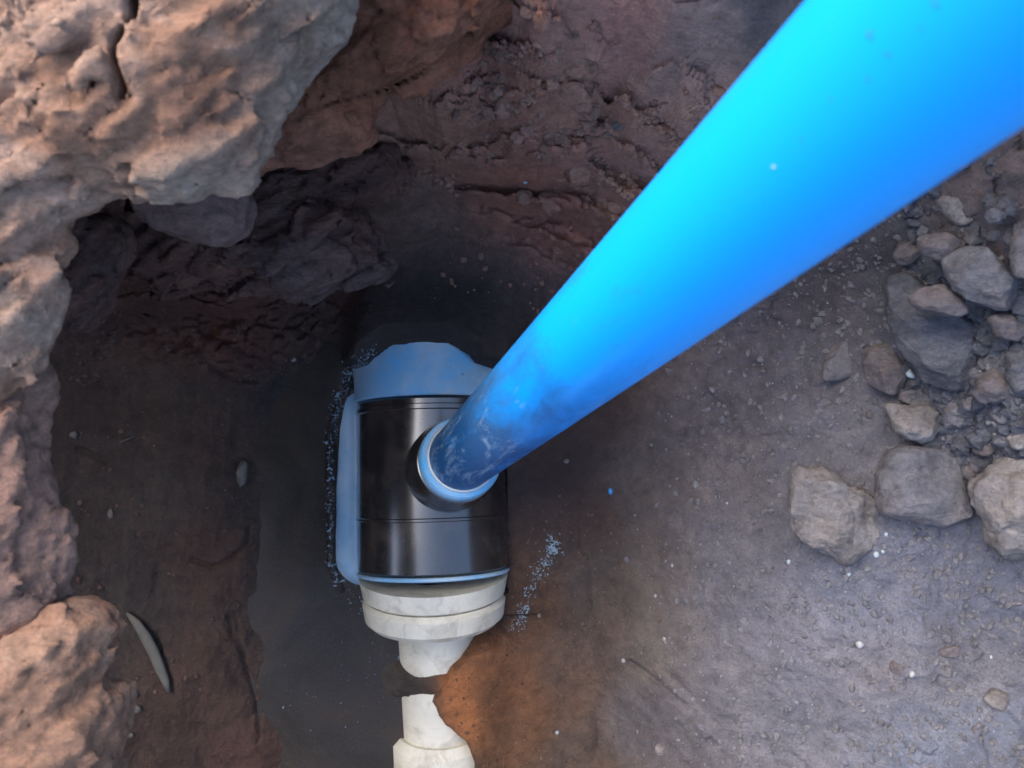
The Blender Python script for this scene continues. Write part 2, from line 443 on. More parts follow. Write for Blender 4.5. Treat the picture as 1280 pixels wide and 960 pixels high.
# ------------------------------------------------------------------ ground height field
CP = [  # px, py, z  (control points)
 # left floor under the overhang
 (60,450,.03),(60,600,.00),(100,700,-.01),(120,900,.0),(40,960,.03),(60,520,.01),
 (200,450,.00),(200,600,-.03),(200,750,-.035),(200,900,-.03),(220,1020,-.02),
 (300,440,-.02),(312,520,-.045),(312,600,-.052),(310,700,-.052),(312,820,-.052),(330,940,-.052),(350,1040,-.05),
 (360,560,-.085),(360,700,-.09),(370,850,-.09),(400,960,-.09),(450,850,-.09),(400,480,-.08),(470,420,-.075),
 (0,600,.04),(0,800,.04),
 # behind / below overhang upper left
 (130,390,.05),(60,360,.14),(250,380,.03),(350,390,.0),(420,385,-.03),(250,320,.14),(350,320,.10),
 (450,350,.0),(550,360,-.04),(650,355,-.03),(600,385,-.072),(680,395,-.06),
 (420,270,.10),(520,270,.09),(600,290,.06),(480,200,.20),(560,210,.17),(400,200,.24),(300,230,.26),
 (600,130,.30),(560,60,.38),(660,40,.42),(520,120,.32),(640,190,.22),(690,300,.06),(700,210,.2),
 (700,120,.33),(760,150,.30),(760,60,.42),(760,260,.17),(740,330,.06),(820,180,.30),(850,80,.41),(900,20,.50),
 (500,-40,.55),(700,-60,.55),(900,-60,.58),
 # right of tee, under pipe
 (700,450,-.055),(700,520,-.06),(760,480,-.03),(780,420,.02),(800,360,.09),(860,380,.09),(900,300,.19),
 (700,600,-.05),(760,600,-.035),(720,700,-.05),(660,640,-.075),(650,700,-.07),
 (680,780,-.05),(640,830,-.048),(600,860,-.048),(650,900,-.045),(620,960,-.042),(640,1040,-.03),
 (560,860,-.06),(740,860,-.035),(750,960,-.03),(770,760,-.02),(760,690,-.028),
 (810,900,.03),(815,800,.04),(805,720,.02),(800,640,.01),(800,560,.0),(830,500,.035),
 (880,450,.07),(870,560,.05),(870,650,.07),(880,760,.09),(880,870,.10),(860,980,.09),
 (950,420,.12),(950,520,.13),(960,640,.16),(960,760,.17),(970,880,.17),(980,980,.17),
 (1050,380,.21),(1050,500,.20),(1040,640,.22),(1060,760,.235),(1080,880,.24),(1080,1000,.24),
 (1150,300,.33),(1130,420,.27),(1150,520,.26),(1150,660,.265),(1160,780,.27),(1180,900,.285),(1180,1000,.29),
 (1250,240,.44),(1260,340,.39),(1260,440,.35),(1260,560,.31),(1270,690,.285),(1280,800,.29),(1280,930,.31),
 (1350,300,.45),(1350,500,.4),(1350,700,.34),(1370,900,.36),(1200,150,.45),(1280,60,.55),(1100,0,.55),(1050,120,.42),(980,250,.28),(1050,280,.28),
 (1300,1050,.36),(1000,1080,.26),(800,1080,.12),(500,1060,-.09),(430,1040,-.09),
]
cp = np.array([(*at(a, b, c), c) for a, b, c in CP])
far = []
for k in range(20):
    t = 2 * math.pi * k / 20
    far.append((1.15 * math.cos(t), 1.0 * math.sin(t) , 0.62 if math.sin(t) > -.5 else .5))
for k in range(8):
    t = 2 * math.pi * k / 8
    far.append((1.7 * math.cos(t), 1.7 * math.sin(t), 0.72))
for yy in (-.75, -.55, -.35, -.15, .05):
    far += [(-.74, yy, .10), (-.80, yy, .30), (-.90, yy, .50)]
far += [(-.62, .20, .24), (-.75, .28, .5), (-.5, .24, .30), (-.5, .36, .48), (-.35, .27, .32), (-.32, .38, .48), (-.15, .36, .47), (-.6, .5, .6), (-.2, .52, .6), (.1, .55, .6)]
cp = np.vstack([cp, np.array(far)])
def tps_k(r2): return np.where(r2 > 1e-12, 0.5 * r2 * np.log(np.maximum(r2, 1e-12)), 0)
n = len(cp)
D2 = ((cp[:, None, :2] - cp[None, :, :2]) ** 2).sum(-1)
Km = np.zeros((n + 3, n + 3)); Km[:n, :n] = tps_k(D2) + np.eye(n) * 2e-4
Km[:n, n] = 1; Km[:n, n + 1:] = cp[:, :2]; Km[n, :n] = 1; Km[n + 1:, :n] = cp[:, :2].T
sol = np.linalg.solve(Km, np.r_[cp[:, 2], 0, 0, 0])

def axis_coords(a, b, h, outer):
    c = np.arange(a, b + h * .5, h)
    e = []; s = h; v = b
    while v < outer: s = min(s * 1.22, 1.5); v += s; e.append(v)
    e2 = []; s = h; v = a
    while v > -outer: s = min(s * 1.22, 1.5); v -= s; e2.append(v)
    return np.r_[e2[::-1], c, e]
H = 0.0021
gx = axis_coords(-.82, .66, H, 14); gy = axis_coords(-.64, .60, H, 14)
X, Y = np.meshgrid(gx, gy, indexing='ij')
# evaluate the spline on a coarse lattice, then refine
cx = np.linspace(-1.8, 1.8, 145); cy = np.linspace(-1.8, 1.8, 145)
CX, CY = np.meshgrid(cx, cy, indexing='ij')
Zc = sol[n] + sol[n + 1] * CX + sol[n + 2] * CY
for i in range(n):
    Zc = Zc + sol[i] * tps_k((CX - cp[i, 0]) ** 2 + (CY - cp[i, 1]) ** 2)

def bilerp(G, ax, ay, x, y):
    i = np.clip(np.searchsorted(ax, x) - 1, 0, len(ax) - 2); j = np.clip(np.searchsorted(ay, y) - 1, 0, len(ay) - 2)
    u = np.clip((x - ax[i]) / (ax[i + 1] - ax[i]), 0, 1); v = np.clip((y - ay[j]) / (ay[j + 1] - ay[j]), 0, 1)
    return (G[i, j] * (1 - u) * (1 - v) + G[i + 1, j] * u * (1 - v) + G[i, j + 1] * (1 - u) * v + G[i + 1, j + 1] * u * v)
Z = bilerp(Zc, cx, cy, X, Y).astype(np.float32)
RR = np.hypot(X, Y)
Z = Z * (1 - smooth((RR - 1.3) / .4)) + 0.70 * smooth((RR - 1.3) / .4)
Zb = Z.copy()

# approximate picture position of every ground point, for placing features and soil colours
PXg = 640 + X / np.maximum(CAMZ - Zb, .2) * FPX
PYg = 480 - Y / np.maximum(CAMZ - Zb, .2) * FPX
wx = fbm(X, Y, X * 0, 9.0, 4, off=3.0); wy = fbm(X, Y, X * 0, 9.0, 4, off=9.0)
PXw = PXg + 22 * wx; PYw = PYg + 22 * wy

def zone(cx_, cy_, rx, ry, soft=0.35, rot=0.0):
    c, s = math.cos(rot), math.sin(rot)
    u = ((PXw - cx_) * c + (PYw - cy_) * s) / rx; v = (-(PXw - cx_) * s + (PYw - cy_) * c) / ry
    return smooth((1 + soft - np.sqrt(u * u + v * v)) / (2 * soft))

# rough rocky wall (top), rubbly band under the overhang, smoother slopes elsewhere
wall = np.clip(zone(560, 130, 330, 190, .3) + zone(760, 120, 170, 220, .3), 0, 1)
band = zone(290, 395, 190, 60, .5)
hollow = zone(470, 290, 190, 75, .35, 0.1)
right = smooth((PXw - 790) / 120)
floor_l = smooth((330 - PXw) / 40) * smooth((PYw - 400) / 60)
# terraced ledges on the wall
tz = Zb * 13.0 + 1.1 * fbm(X, Y, Zb, 6.0, 5, .55, off=1.0) + X * 2.2
fr = tz - np.floor(tz)
step = (np.floor(tz) + smooth((fr - .30) / .45) - tz) / 13.0
inner = 1 - smooth((RR - .95) / .3)
Z += (step * (0.9 * wall + .55 * band)) * (1 - .6 * hollow)
rid = fbm(X + .02 * wx, Y + .02 * wy, Zb, 11.0, 6, .52, mode=2, off=5.0)
Z += rid * (.026 * wall * (1 - .65 * hollow) + .012 * band)
ed, bl = worley(X + .03 * wx + .4 * Zb, Y * 1.5 + .03 * wy, Zb * 1.4, 13.0)
Z += (bl * .020 * smooth(ed / .30 + .1)) * wall * (1 - .8 * hollow)
ed, bl = worley(X + .02 * wx, Y * 1.3 + .02 * wy + 3, Zb * 1.2, 34.0)
Z += (bl * .012 + .010 * smooth(ed / .5)) * np.clip(wall * (1 - .85 * hollow) + .9 * band, 0, 1)
ed2, bl2 = worley(X + .01 * wx, Y * 1.15 + .01 * wy + 7, Zb * 1.1, 62.0)
Z += (bl2 * .006 + .006 * smooth(ed2 / .5)) * np.clip(wall * (1 - .9 * hollow) + .6 * band, 0, 1) * smooth(fbm(X, Y, Zb, 9.0, 3, off=80.0) * 3 + .5)
_ur = zone(1270, 230, 110, 100, .4)
Z += bl * .022 * _ur
Z += (bl * .005) * right * smooth(fbm(X, Y, X * 0, 6.0, 3, off=50.0) * 3 + .2)
Z += fbm(X, Y, X * 0, 5.0, 5, .5, off=2.0) * (.010 + .016 * right + .02 * wall) * smooth((np.abs(PXg - 520) - 130) / 90 + smooth((380 - PYg) / 60))
Z += fbm(X, Y, X * 0, 40.0, 5, .6, off=12.0) * (.0032 + .003 * wall + .0030 * right + .002 * band)
Z += fbm(X, Y, X * 0, 26.0, 4, .55, mode=1, off=15.0) * (.0030 * right + .004 * wall + .0035 * band)
Z += fbm(X, Y, X * 0, 95.0, 3, .6, off=17.0) * .0022 * np.clip(right + wall + band, 0, 1)
# strata streaks of the left floor and slope
Z += fbm(X * 2.2 - Y * .4, Y * .6 + X * .2, X * 0, 12.0, 4, .55, mode=1, off=21.0) * .005 * floor_l

Z += fbm(X, Y, X * 0, 10.0, 5, .6, off=44.0) * .016 * zone(318, 700, 45, 330, .5)
def W2(pts, z):
    return [at(a, b, z) for a, b in pts]
def groove(pts, z, w, depth):
    global Z
    d = line_dist(W2(pts, z), X + .006 * wx, Y + .006 * wy)
    Z = Z - depth * np.exp(-(d / w) ** 2)
def ledge(pts, z, w, hgt, sgn=1):
    """a step: ground left of the line is raised by hgt, fading out over w"""
    global Z
    P = np.array(W2(pts, z)); xx = X + .008 * wx; yy = Y + .008 * wy
    best = np.full(X.shape, 1e9, np.float32); side = np.zeros(X.shape, np.float32); fade = np.zeros(X.shape, np.float32)
    L = len(P) - 1
    for k in range(L):
        a = P[k]; b = P[k + 1]; e = b - a; ll = e @ e
        t = ((xx - a[0]) * e[0] + (yy - a[1]) * e[1]) / ll; tc = np.clip(t, 0, 1)
        dx = xx - a[0] - tc * e[0]; dy = yy - a[1] - tc * e[1]; d = np.hypot(dx, dy)
        m = d < best
        best = np.where(m, d, best); side = np.where(m, np.sign(e[0] * dy - e[1] * dx) * sgn, side)
        fade = np.where(m, np.clip(np.minimum(k + t, L - k - t) * 2.5 , 0, 1) if True else 0, fade)
    s = side * best
    Z = Z + hgt * smooth(s / .004 + .5) * smooth(1 - np.maximum(s, 0) / w) * smooth(fade)
groove([(795,842),(820,855),(848,872)], .05, .005, .012)
groove([(848,860),(872,880),(890,895)], .09, .006, .008)
groove([(708,100),(735,112),(785,118)], .34, .006, .03)
groove([(690,158),(735,155),(768,128)], .30, .007, .03)
groove([(560,205),(610,212),(690,212)], .22, .006, .022)
groove([(1112,330),(1108,385),(1128,440),(1152,490)], .28, .008, .010)
groove([(905,95),(885,140),(850,180)], .37, .012, .02)
ledge([(545,205),(610,208),(700,215),(740,205)], .22, .10, .03)
ledge([(850,680),(872,715),(882,770)], .08, .07, .006, -1)
ledge([(150,392),(230,372),(300,360),(380,372),(440,352),(520,345)], .05, .08, .035)
ledge([(610,150),(640,180),(700,190),(760,175)], .28, .08, .03)
# cracks on the left floor
for pts in ([(240,698),(262,708),(280,700),(303,680),(306,660)], [(290,770),(302,840),(315,880),(320,930)], [(283,770),(290,800)],
            [(110,560),(140,575)], [(275,460),(290,475),(320,478)]):
    groove([(a, b) for a, b in pts], -.04, .0035, .006)
# hump of mud that buries the white pipe between its two collars, silt bank right of it
def hump(px_, py_, z, rx, ry, top, rot=0.0, p=2.0):
    """raise the ground towards absolute height top inside an ellipse (radii in metres)"""
    global Z
    x0, y0 = at(px_, py_, z); c, s = math.cos(rot), math.sin(rot)
    u = ((X - x0 + .010 * wx) * c + (Y - y0 + .010 * wy) * s) / rx; v = (-(X - x0 + .01 * wx) * s + (Y - y0 + .01 * wy) * c) / ry
    k = np.clip(1 - np.sqrt(u * u + v * v) ** p, 0, 1)
    Z = np.maximum(Z, Z * 0 + (ZW - .05) + (top - ZW + .05) * smooth(np.sqrt(k)))
BASE_AFTER = Z

# ------------------------------------------------------------------ soil colours
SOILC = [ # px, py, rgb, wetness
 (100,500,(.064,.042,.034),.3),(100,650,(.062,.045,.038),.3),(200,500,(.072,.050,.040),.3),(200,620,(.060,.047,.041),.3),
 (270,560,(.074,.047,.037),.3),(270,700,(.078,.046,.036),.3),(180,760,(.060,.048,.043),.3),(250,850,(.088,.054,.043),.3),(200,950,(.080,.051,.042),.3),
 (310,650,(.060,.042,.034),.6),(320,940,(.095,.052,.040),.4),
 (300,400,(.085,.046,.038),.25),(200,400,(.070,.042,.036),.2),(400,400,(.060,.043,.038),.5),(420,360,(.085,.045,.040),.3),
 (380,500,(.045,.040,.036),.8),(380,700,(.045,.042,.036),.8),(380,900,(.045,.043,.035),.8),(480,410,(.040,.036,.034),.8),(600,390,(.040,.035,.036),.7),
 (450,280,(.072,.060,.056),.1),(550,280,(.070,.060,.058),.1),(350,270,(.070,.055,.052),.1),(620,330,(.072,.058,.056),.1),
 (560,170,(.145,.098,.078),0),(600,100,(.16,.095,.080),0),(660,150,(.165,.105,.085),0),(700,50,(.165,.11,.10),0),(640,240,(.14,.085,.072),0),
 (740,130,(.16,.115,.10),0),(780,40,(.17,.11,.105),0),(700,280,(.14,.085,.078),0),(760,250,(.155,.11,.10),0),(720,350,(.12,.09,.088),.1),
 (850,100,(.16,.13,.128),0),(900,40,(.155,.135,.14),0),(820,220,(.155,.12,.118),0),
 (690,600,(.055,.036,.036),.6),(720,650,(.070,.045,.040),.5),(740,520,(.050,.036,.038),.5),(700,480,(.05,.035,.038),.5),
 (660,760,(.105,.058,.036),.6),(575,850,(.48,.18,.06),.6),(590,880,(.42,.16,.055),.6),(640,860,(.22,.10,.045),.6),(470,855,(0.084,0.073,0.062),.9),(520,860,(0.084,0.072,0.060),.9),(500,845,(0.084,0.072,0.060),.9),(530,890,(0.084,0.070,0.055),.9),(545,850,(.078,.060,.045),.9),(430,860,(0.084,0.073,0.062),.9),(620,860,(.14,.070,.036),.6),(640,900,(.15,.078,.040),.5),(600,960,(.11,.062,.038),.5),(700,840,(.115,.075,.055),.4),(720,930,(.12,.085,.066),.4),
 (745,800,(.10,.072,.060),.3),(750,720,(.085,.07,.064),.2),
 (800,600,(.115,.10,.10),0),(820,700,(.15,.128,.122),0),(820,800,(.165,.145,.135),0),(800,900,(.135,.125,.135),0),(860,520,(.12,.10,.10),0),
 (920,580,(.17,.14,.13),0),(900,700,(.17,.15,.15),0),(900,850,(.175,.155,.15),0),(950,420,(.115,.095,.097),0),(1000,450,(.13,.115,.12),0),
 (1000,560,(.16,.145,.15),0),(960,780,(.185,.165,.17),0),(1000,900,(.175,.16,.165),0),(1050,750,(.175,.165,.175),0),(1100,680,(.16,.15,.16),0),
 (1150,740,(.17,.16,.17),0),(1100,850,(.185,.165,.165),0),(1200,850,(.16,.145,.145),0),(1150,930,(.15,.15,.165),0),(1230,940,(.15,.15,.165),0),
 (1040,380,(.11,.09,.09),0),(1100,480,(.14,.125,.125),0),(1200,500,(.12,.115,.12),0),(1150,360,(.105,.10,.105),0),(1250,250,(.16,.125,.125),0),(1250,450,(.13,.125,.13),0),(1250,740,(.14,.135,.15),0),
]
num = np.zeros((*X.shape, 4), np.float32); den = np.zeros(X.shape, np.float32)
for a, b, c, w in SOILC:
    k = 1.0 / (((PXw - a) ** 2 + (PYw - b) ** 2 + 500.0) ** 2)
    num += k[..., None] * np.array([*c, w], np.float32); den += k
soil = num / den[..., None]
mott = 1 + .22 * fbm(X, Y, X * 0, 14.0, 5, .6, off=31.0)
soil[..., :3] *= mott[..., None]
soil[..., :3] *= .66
sky_tint_ = (right * smooth((PYw - 250) / 200))[..., None]  # bluish skylight on the right slope, painted into its soil colour
soil[..., :3] *= 1 - sky_tint_ + sky_tint_ * np.array([1.14, 1.22, 1.38], np.float32)
dk_ = (1 - right)[..., None]
soil[..., :3] *= 1 + dk_ * np.array([.06, .02, -.02], np.float32)
wl_ = np.clip(wall + .4 * band, 0, 1)[..., None]
soil[..., :3] *= 1 + wl_ * np.array([2.0, 1.35, 1.0], np.float32)

# ------------------------------------------------------------------ tee frame (used to shape the mud round it)
TZ = -0.060
TC = Vector((*at(541, 605, TZ), TZ))
TA = Vector((math.sin(math.radians(-1.5)), 1.0, -math.tan(math.radians(7)))).normalized()   # main axis, towards picture top
TUPV = (UP - UP.dot(TA) * TA).normalized()
TXV = TA.cross(TUPV).normalized()        # right
TROT = Matrix((TXV, TA, TUPV)).transposed().to_quaternion()
TR = 0.112
# sink the ground under the fitting and the white pipe, then bury them where the photo shows mud
tl = (X - TC.x) * TA.y - (Y - TC.y) * TA.x
al = (X - TC.x) * TA.x + (Y - TC.y) * TA.y
box = np.maximum(np.abs(tl) - .150, np.maximum(al - .215, -al - .60))
Z = Z - .10 * smooth(-box / .03 + .4) * 1.0
boxf = np.maximum(np.abs(tl + .003) - .150, np.abs(al - .01) - .158)
box2 = (np.abs(tl) < .17) & (al > -.2) & (al < .2)

# mud lip that closes round the top dome of the blue pipe
def bury(poly_px, z, top, width, slope=.02):
    """ground reaches height `top` outside the (visible) opening poly; keeps low inside"""
    global Z
    d = poly_sdf(W2(poly_px, z), X + .006 * wx, Y + .006 * wy)
    g = ZW - .06 + (top - ZW + .06) * smooth((d + width) / (width * 1.6))
    return d, g
dome = [(418,735),(412,600),(418,520),(440,478),(468,447),(492,431),(560,429),(586,445),(603,470),(625,520),(640,600),(640,700),(646,740)]
Zs = 0.01
d, g = bury(dome, Zs, .045, .012)
upper = smooth((490 - PYg) / 40) * smooth((720 - PXg) / 90) * smooth((PXg - 360) / 110)
rise = smooth(1 - np.maximum(d, 0) / .10)
tgt = np.where(d > 0, .030 + .030 * smooth(d / .03) * rise, -.13) - .10 * smooth((480 - PXg) / 100)
Z = np.where(upper > 0, Z * (1 - upper) + np.maximum(Z, tgt) * upper, Z)
# mud to the right of the tee
rgt = smooth((PXg - 618) / 12) * smooth((760 - PXg) / 60) * smooth((PYg - 480) / 60) * smooth((800 - PYg) / 60)
Z = np.where(rgt > 0, np.maximum(Z, -.13 + (.085 + .003 * wx) * smooth(rgt * 1.5)), Z)
def silt(poly_px, z, base, top, w, far_top=None, fw=.08):
    global Z
    nz_ = .010 * fbm(X, Y, X * 0, 16.0, 5, .6, off=60.0)
    d = -poly_sdf(W2(poly_px, z), X + .010 * wx, Y + .010 * wy) + nz_
    if far_top is None:
        t = base + (top - base) * smooth(d / w)
    else:
        k = 1 - smooth((PXg - 590) / 60)
        tp = far_top + (top - far_top) * k
        t = base + (tp - base) * smooth(d / (w + .05 * (1 - k)))
    Z = np.where(d > 0, np.maximum(Z, t), Z)
silt([(648,700),(700,660),(770,640),(800,800),(790,1100),(590,1100),(582,958),(575,932),(548,905),(532,872),(548,842),(552,826),(594,786),(640,762),(648,720)],
     -.03, ZW - .008, -.012, .022, -.036, .06)
_n = .010 * fbm(X, Y, X * 0, 20.0, 5, .62, off=71.0)
_u = (X + .108 + _n) / np.where(X < -.108, .085, .110); _v = np.exp(-np.abs((Y - at(0, 853, -.03)[1] - .10 * (X + .11) + 1.1 * _n) / .034) ** 3)
_t = ZW - .02 + .062 * np.exp(-_u * _u) * _v
Z = np.where(_v > 0, np.maximum(Z, _t), Z)
Z += fbm(X, Y, X * 0, 22.0, 5, .55, off=33.0) * .004 * zone(670, 850, 140, 170, .3)

side_ = [(413,738),(409,600),(412,530),(424,500),(442,484),(470,470),(633,470),(633,738)]
dd_ = poly_sdf(W2(side_, -.057), X + .003 * wx, Y + .003 * wy)
Z = np.where(dd_ < 0, np.minimum(Z, -.12 + .10 * smooth((dd_ + .006) / .006) * 0), Z)
_lip = line_dist(W2([(424,738),(414,715),(411,600),(413,530),(424,500),(440,474),(468,446)], -.05), X, Y)
_ln = fbm(X, Y, X * 0, 34.0, 4, .6, off=91.0)
Z = np.where(_lip < .03, np.maximum(Z, -.075 + (.024 + .020 * _ln) * np.exp(-(_lip / .011) ** 2)), Z)
dome2 = [(446,500),(450,470),(472,446),(494,432),(560,430),(586,444),(603,470),(610,500)]
dd_ = poly_sdf(W2([tuple(q) for q in resample(dome2, 40)], .02), X + .002 * wx, Y + .002 * wy)
Z = np.where(dd_ < 0, np.minimum(Z, -.02), Z)
vid = np.arange(X.size).reshape(X.shape)
quads = np.stack([vid[:-1, :-1], vid[1:, :-1], vid[1:, 1:], vid[:-1, 1:]], -1).reshape(-1, 4)
me = mesh_np("ground", np.stack([X, Y, Z], -1).reshape(-1, 3), quads)
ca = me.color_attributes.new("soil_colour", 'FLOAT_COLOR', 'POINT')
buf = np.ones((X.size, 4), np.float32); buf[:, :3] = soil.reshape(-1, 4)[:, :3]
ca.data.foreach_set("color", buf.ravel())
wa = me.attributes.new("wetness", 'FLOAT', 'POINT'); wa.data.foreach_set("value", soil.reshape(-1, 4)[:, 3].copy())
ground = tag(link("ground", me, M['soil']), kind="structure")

def gz(x, y):
    return float(bilerp(Z, gx, gy, np.array([x]), np.array([y]))[0])
def on_ground(px, py, dz=0.0):
    z = .1
    for _ in range(12):
        x, y = at(px, py, z); z = .5 * z + .5 * (gz(x, y) + dz)
    return x, y, gz(x, y)

# ------------------------------------------------------------------ muddy water in the bottom of the pit
wxs = np.linspace(-.46, .12, 120); wys = np.linspace(-.75, .22, 190)
WX, WY = np.meshgrid(wxs, wys, indexing='ij')
WZ = ZW + fbm(WX, WY, WX * 0, 14.0, 3, .5, off=40.0) * .0012
wid = np.arange(WX.size).reshape(WX.shape)
wq = np.stack([wid[:-1, :-1], wid[1:, :-1], wid[1:, 1:], wid[:-1, 1:]], -1).reshape(-1, 4)
tag(link("water", mesh_np("water", np.stack([WX, WY, WZ], -1).reshape(-1, 3), wq), M['water']), kind="structure")

# ------------------------------------------------------------------ overhanging rock masses (volumetric)
def rock_mass(name, poly_px, zedge, ztop, zbot, rr, h, mat, label=None, cat="rock", noise=.02, seed=0.0, dome_=0.0,
              cracks=(), kind=None, rug=.012, group=None, tilt=(0, 0), strata=.008, under=1.15, block=.016, bf=11.0):
    P = np.array([at(a, b, zedge) for a, b in poly_px])
    mn = P.min(0) - .05; mx = P.max(0) + .05
    zs0, zs1 = zbot - .06, ztop + .08 + dome_
    ax = [np.arange(mn[0], mx[0], h), np.arange(mn[1], mx[1], h), np.arange(zs0, zs1, h)]
    gX, gY = np.meshgrid(ax[0], ax[1], indexing='ij')
    wpx = fbm(gX, gY, gX * 0 + seed, 10.0, 3, .5) * .012; wpy = fbm(gX, gY, gX * 0 + seed + 9, 10.0, 3, .5) * .012
    d2 = poly_sdf(P, gX + wpx, gY + wpy)
    inn = np.clip(-d2 / .25, 0, 1)
    cx0, cy0 = P.mean(0)
    zt = ztop + dome_ * smooth(inn) + tilt[0] * (gX - cx0) + tilt[1] * (gY - cy0); zb = zbot - .0 * inn
    ze = zedge
    uf = smooth((gX + .62) / .14) * (1 - smooth((gY - .58) / .14))
    F = np.empty((len(ax[0]), len(ax[1]), len(ax[2])), np.float32)
    for k, z in enumerate(ax[2]):
        hz = np.where(z > ze, (z - ze) / np.maximum(zt - ze, .01), (ze - z) / np.maximum(ze - zb, .01))
        H_ = np.where(z > ze, zt - ze, ze - zb)
        dz = (hz - 1) * H_
        a = d2 + rr + max(0.0, ze - z) * under * uf; b = dz + rr
        F[:, :, k] = np.minimum(np.maximum(a, b), 0) + np.sqrt(np.maximum(a, 0) ** 2 + np.maximum(b, 0) ** 2) - rr
    near = np.abs(F) < .06
    ii = np.argwhere(near)
    x = ax[0][ii[:, 0]]; y = ax[1][ii[:, 1]]; z = ax[2][ii[:, 2]]
    q1 = fbm(x, y, z, 8.0, 4, .5, off=seed) * noise
    # blocky fractures: billow noise in a sheared frame
    xs_ = x * .8 + y * .6; ys_ = -x * .6 + y * .8
    q2 = fbm(xs_ * .5, ys_ * 1.8, z * 2.0, 15.0, 6, .58, mode=1, off=seed + 4) * rug * 1.5 - rug * .3
    q3 = fbm(xs_, ys_ * 2.5, z * 3.0, 30.0, 4, .6, mode=1, off=seed + 8) * strata
    ed, bl = worley(xs_ * .75 + .2 * q1, ys_ * 1.5 + .2 * q1, z * 1.7 + seed, bf)
    q4 = bl * block - .30 * block * (1 - smooth(ed / .14))
    ed, bl = worley(xs_ * .8 + seed, ys_ * 1.6, z * 1.6, bf * 2.7)
    q4 += bl * block * .38 - .10 * block * (1 - smooth(ed / .2))
    v = F[near] + q1 - q2 - q4 + q3 - .012
    for pts, w in cracks:
        dd = line_dist([at(a, b, ztop) for a, b in pts], x + .004 * np.sin(y * 160), y)
        v = np.maximum(v, np.where(z > ztop - .05, w - dd, -1))
    F[near] = v
    V, Q = surface_nets(F, (ax[0][0], ax[1][0], ax[2][0]), h)
    c = V.mean(0)
    o = link(name, mesh_np(name, V - c, Q), mat, loc=tuple(c))
    tag(o, label, cat if not kind else None, group, kind)
    return o

RimA = [(435,-10),(436,18),(425,42),(400,62),(372,92),(362,118),(335,140),(328,172),(318,196),(292,222),(258,238),(205,246),(160,250),(125,258),
        (100,275),(92,298),(78,335),(70,385),(68,430),(55,462),(20,478),(-250,500),(-520,480),(-560,-420),(430,-420)]
rock_mass("rim_rock", RimA, .55, .60, .34, .045, .0034, M['rim_rock'],
          "large pinkish tan rock with a dark vertical crack overhanging the upper left of the pit", seed=2.0, noise=.014, rug=.007, dome_=.03, block=.010,
          cracks=(([(197,18),(186,38),(183,66),(176,92),(168,118),(166,136)], .0026),), tilt=(.10, .10), strata=.009)
RimL = [(45,482),(44,520),(54,570),(68,615),(84,665),(86,700),(80,742),(62,766),(25,785),(-10,800),(-300,830),(-420,640),(-300,470),(0,462)]
rock_mass("left_rock", RimL, .51, .56, .26, .045, .0034, M['left_rock'],
          "greyish pink rock at the left edge between the cracked rim rock and the orange boulder", seed=7.0, noise=.014, rug=.004, block=.007)
RimB = [(72,758),(120,756),(146,768),(147,792),(136,832),(138,856),(153,870),(154,905),(142,930),(140,975),(150,1100),(-200,1200),(-320,900),(-10,815),(22,785)]
rock_mass("boulder", RimB, .50, .56, .30, .04, .0034, M['rim_rock_orange'],
          "orange tan boulder with a flat top corner at the bottom left of the photo", seed=13.0, noise=.010, rug=.003, block=.006)
Slab = [(640,-30),(622,8),(600,35),(588,52),(560,72),(548,88),(528,98),(512,114),(482,126),(470,150),(466,182),(440,196),(400,208),(350,214),(300,222),(180,170),(200,-150),(600,-150)]
rock_mass("rock_ledge", Slab, .42, .47, .27, .04, .0034, M['ledge_rock'],
          "red brown rock ledge sloping down under the pale cracked rim rock", seed=17.0, noise=.022, rug=.005, block=.013, tilt=(.30, .10))
Knob = [(195,225),(240,205),(285,238),(301,262),(296,284),(275,292),(246,284),(222,272),(196,262)]
rock_mass("hanging_rock", Knob, .40, .46, .30, .03, .0030, M['stone_red'],
          "smooth brown knob of rock hanging under the rim rock at the upper left", seed=19.0, noise=.006, rug=.003, strata=.002, block=.003)
Colm = [(60,215),(140,215),(160,300),(151,340),(140,380),(120,400),(95,405),(60,412),(30,380),(30,300)]
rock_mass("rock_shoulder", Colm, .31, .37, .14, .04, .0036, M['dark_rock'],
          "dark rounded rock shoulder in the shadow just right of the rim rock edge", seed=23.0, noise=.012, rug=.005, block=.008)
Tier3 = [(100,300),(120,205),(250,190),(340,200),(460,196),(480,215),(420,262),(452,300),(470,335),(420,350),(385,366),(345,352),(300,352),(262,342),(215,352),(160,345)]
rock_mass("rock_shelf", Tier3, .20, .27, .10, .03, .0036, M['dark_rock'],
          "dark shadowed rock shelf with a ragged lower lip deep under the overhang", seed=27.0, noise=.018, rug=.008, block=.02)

# ------------------------------------------------------------------ stones
def ico(sub):
    import bmesh
    bm = bmesh.new(); bmesh.ops.create_icosphere(bm, subdivisions=sub, radius=1.0)
    v = np.array([x.co[:] for x in bm.verts]); f = np.array([[q.index for q in p.verts] for p in bm.faces]); bm.free()
    return v, f
ICO = {s: ico(s) for s in (1, 2, 3, 4, 5)}

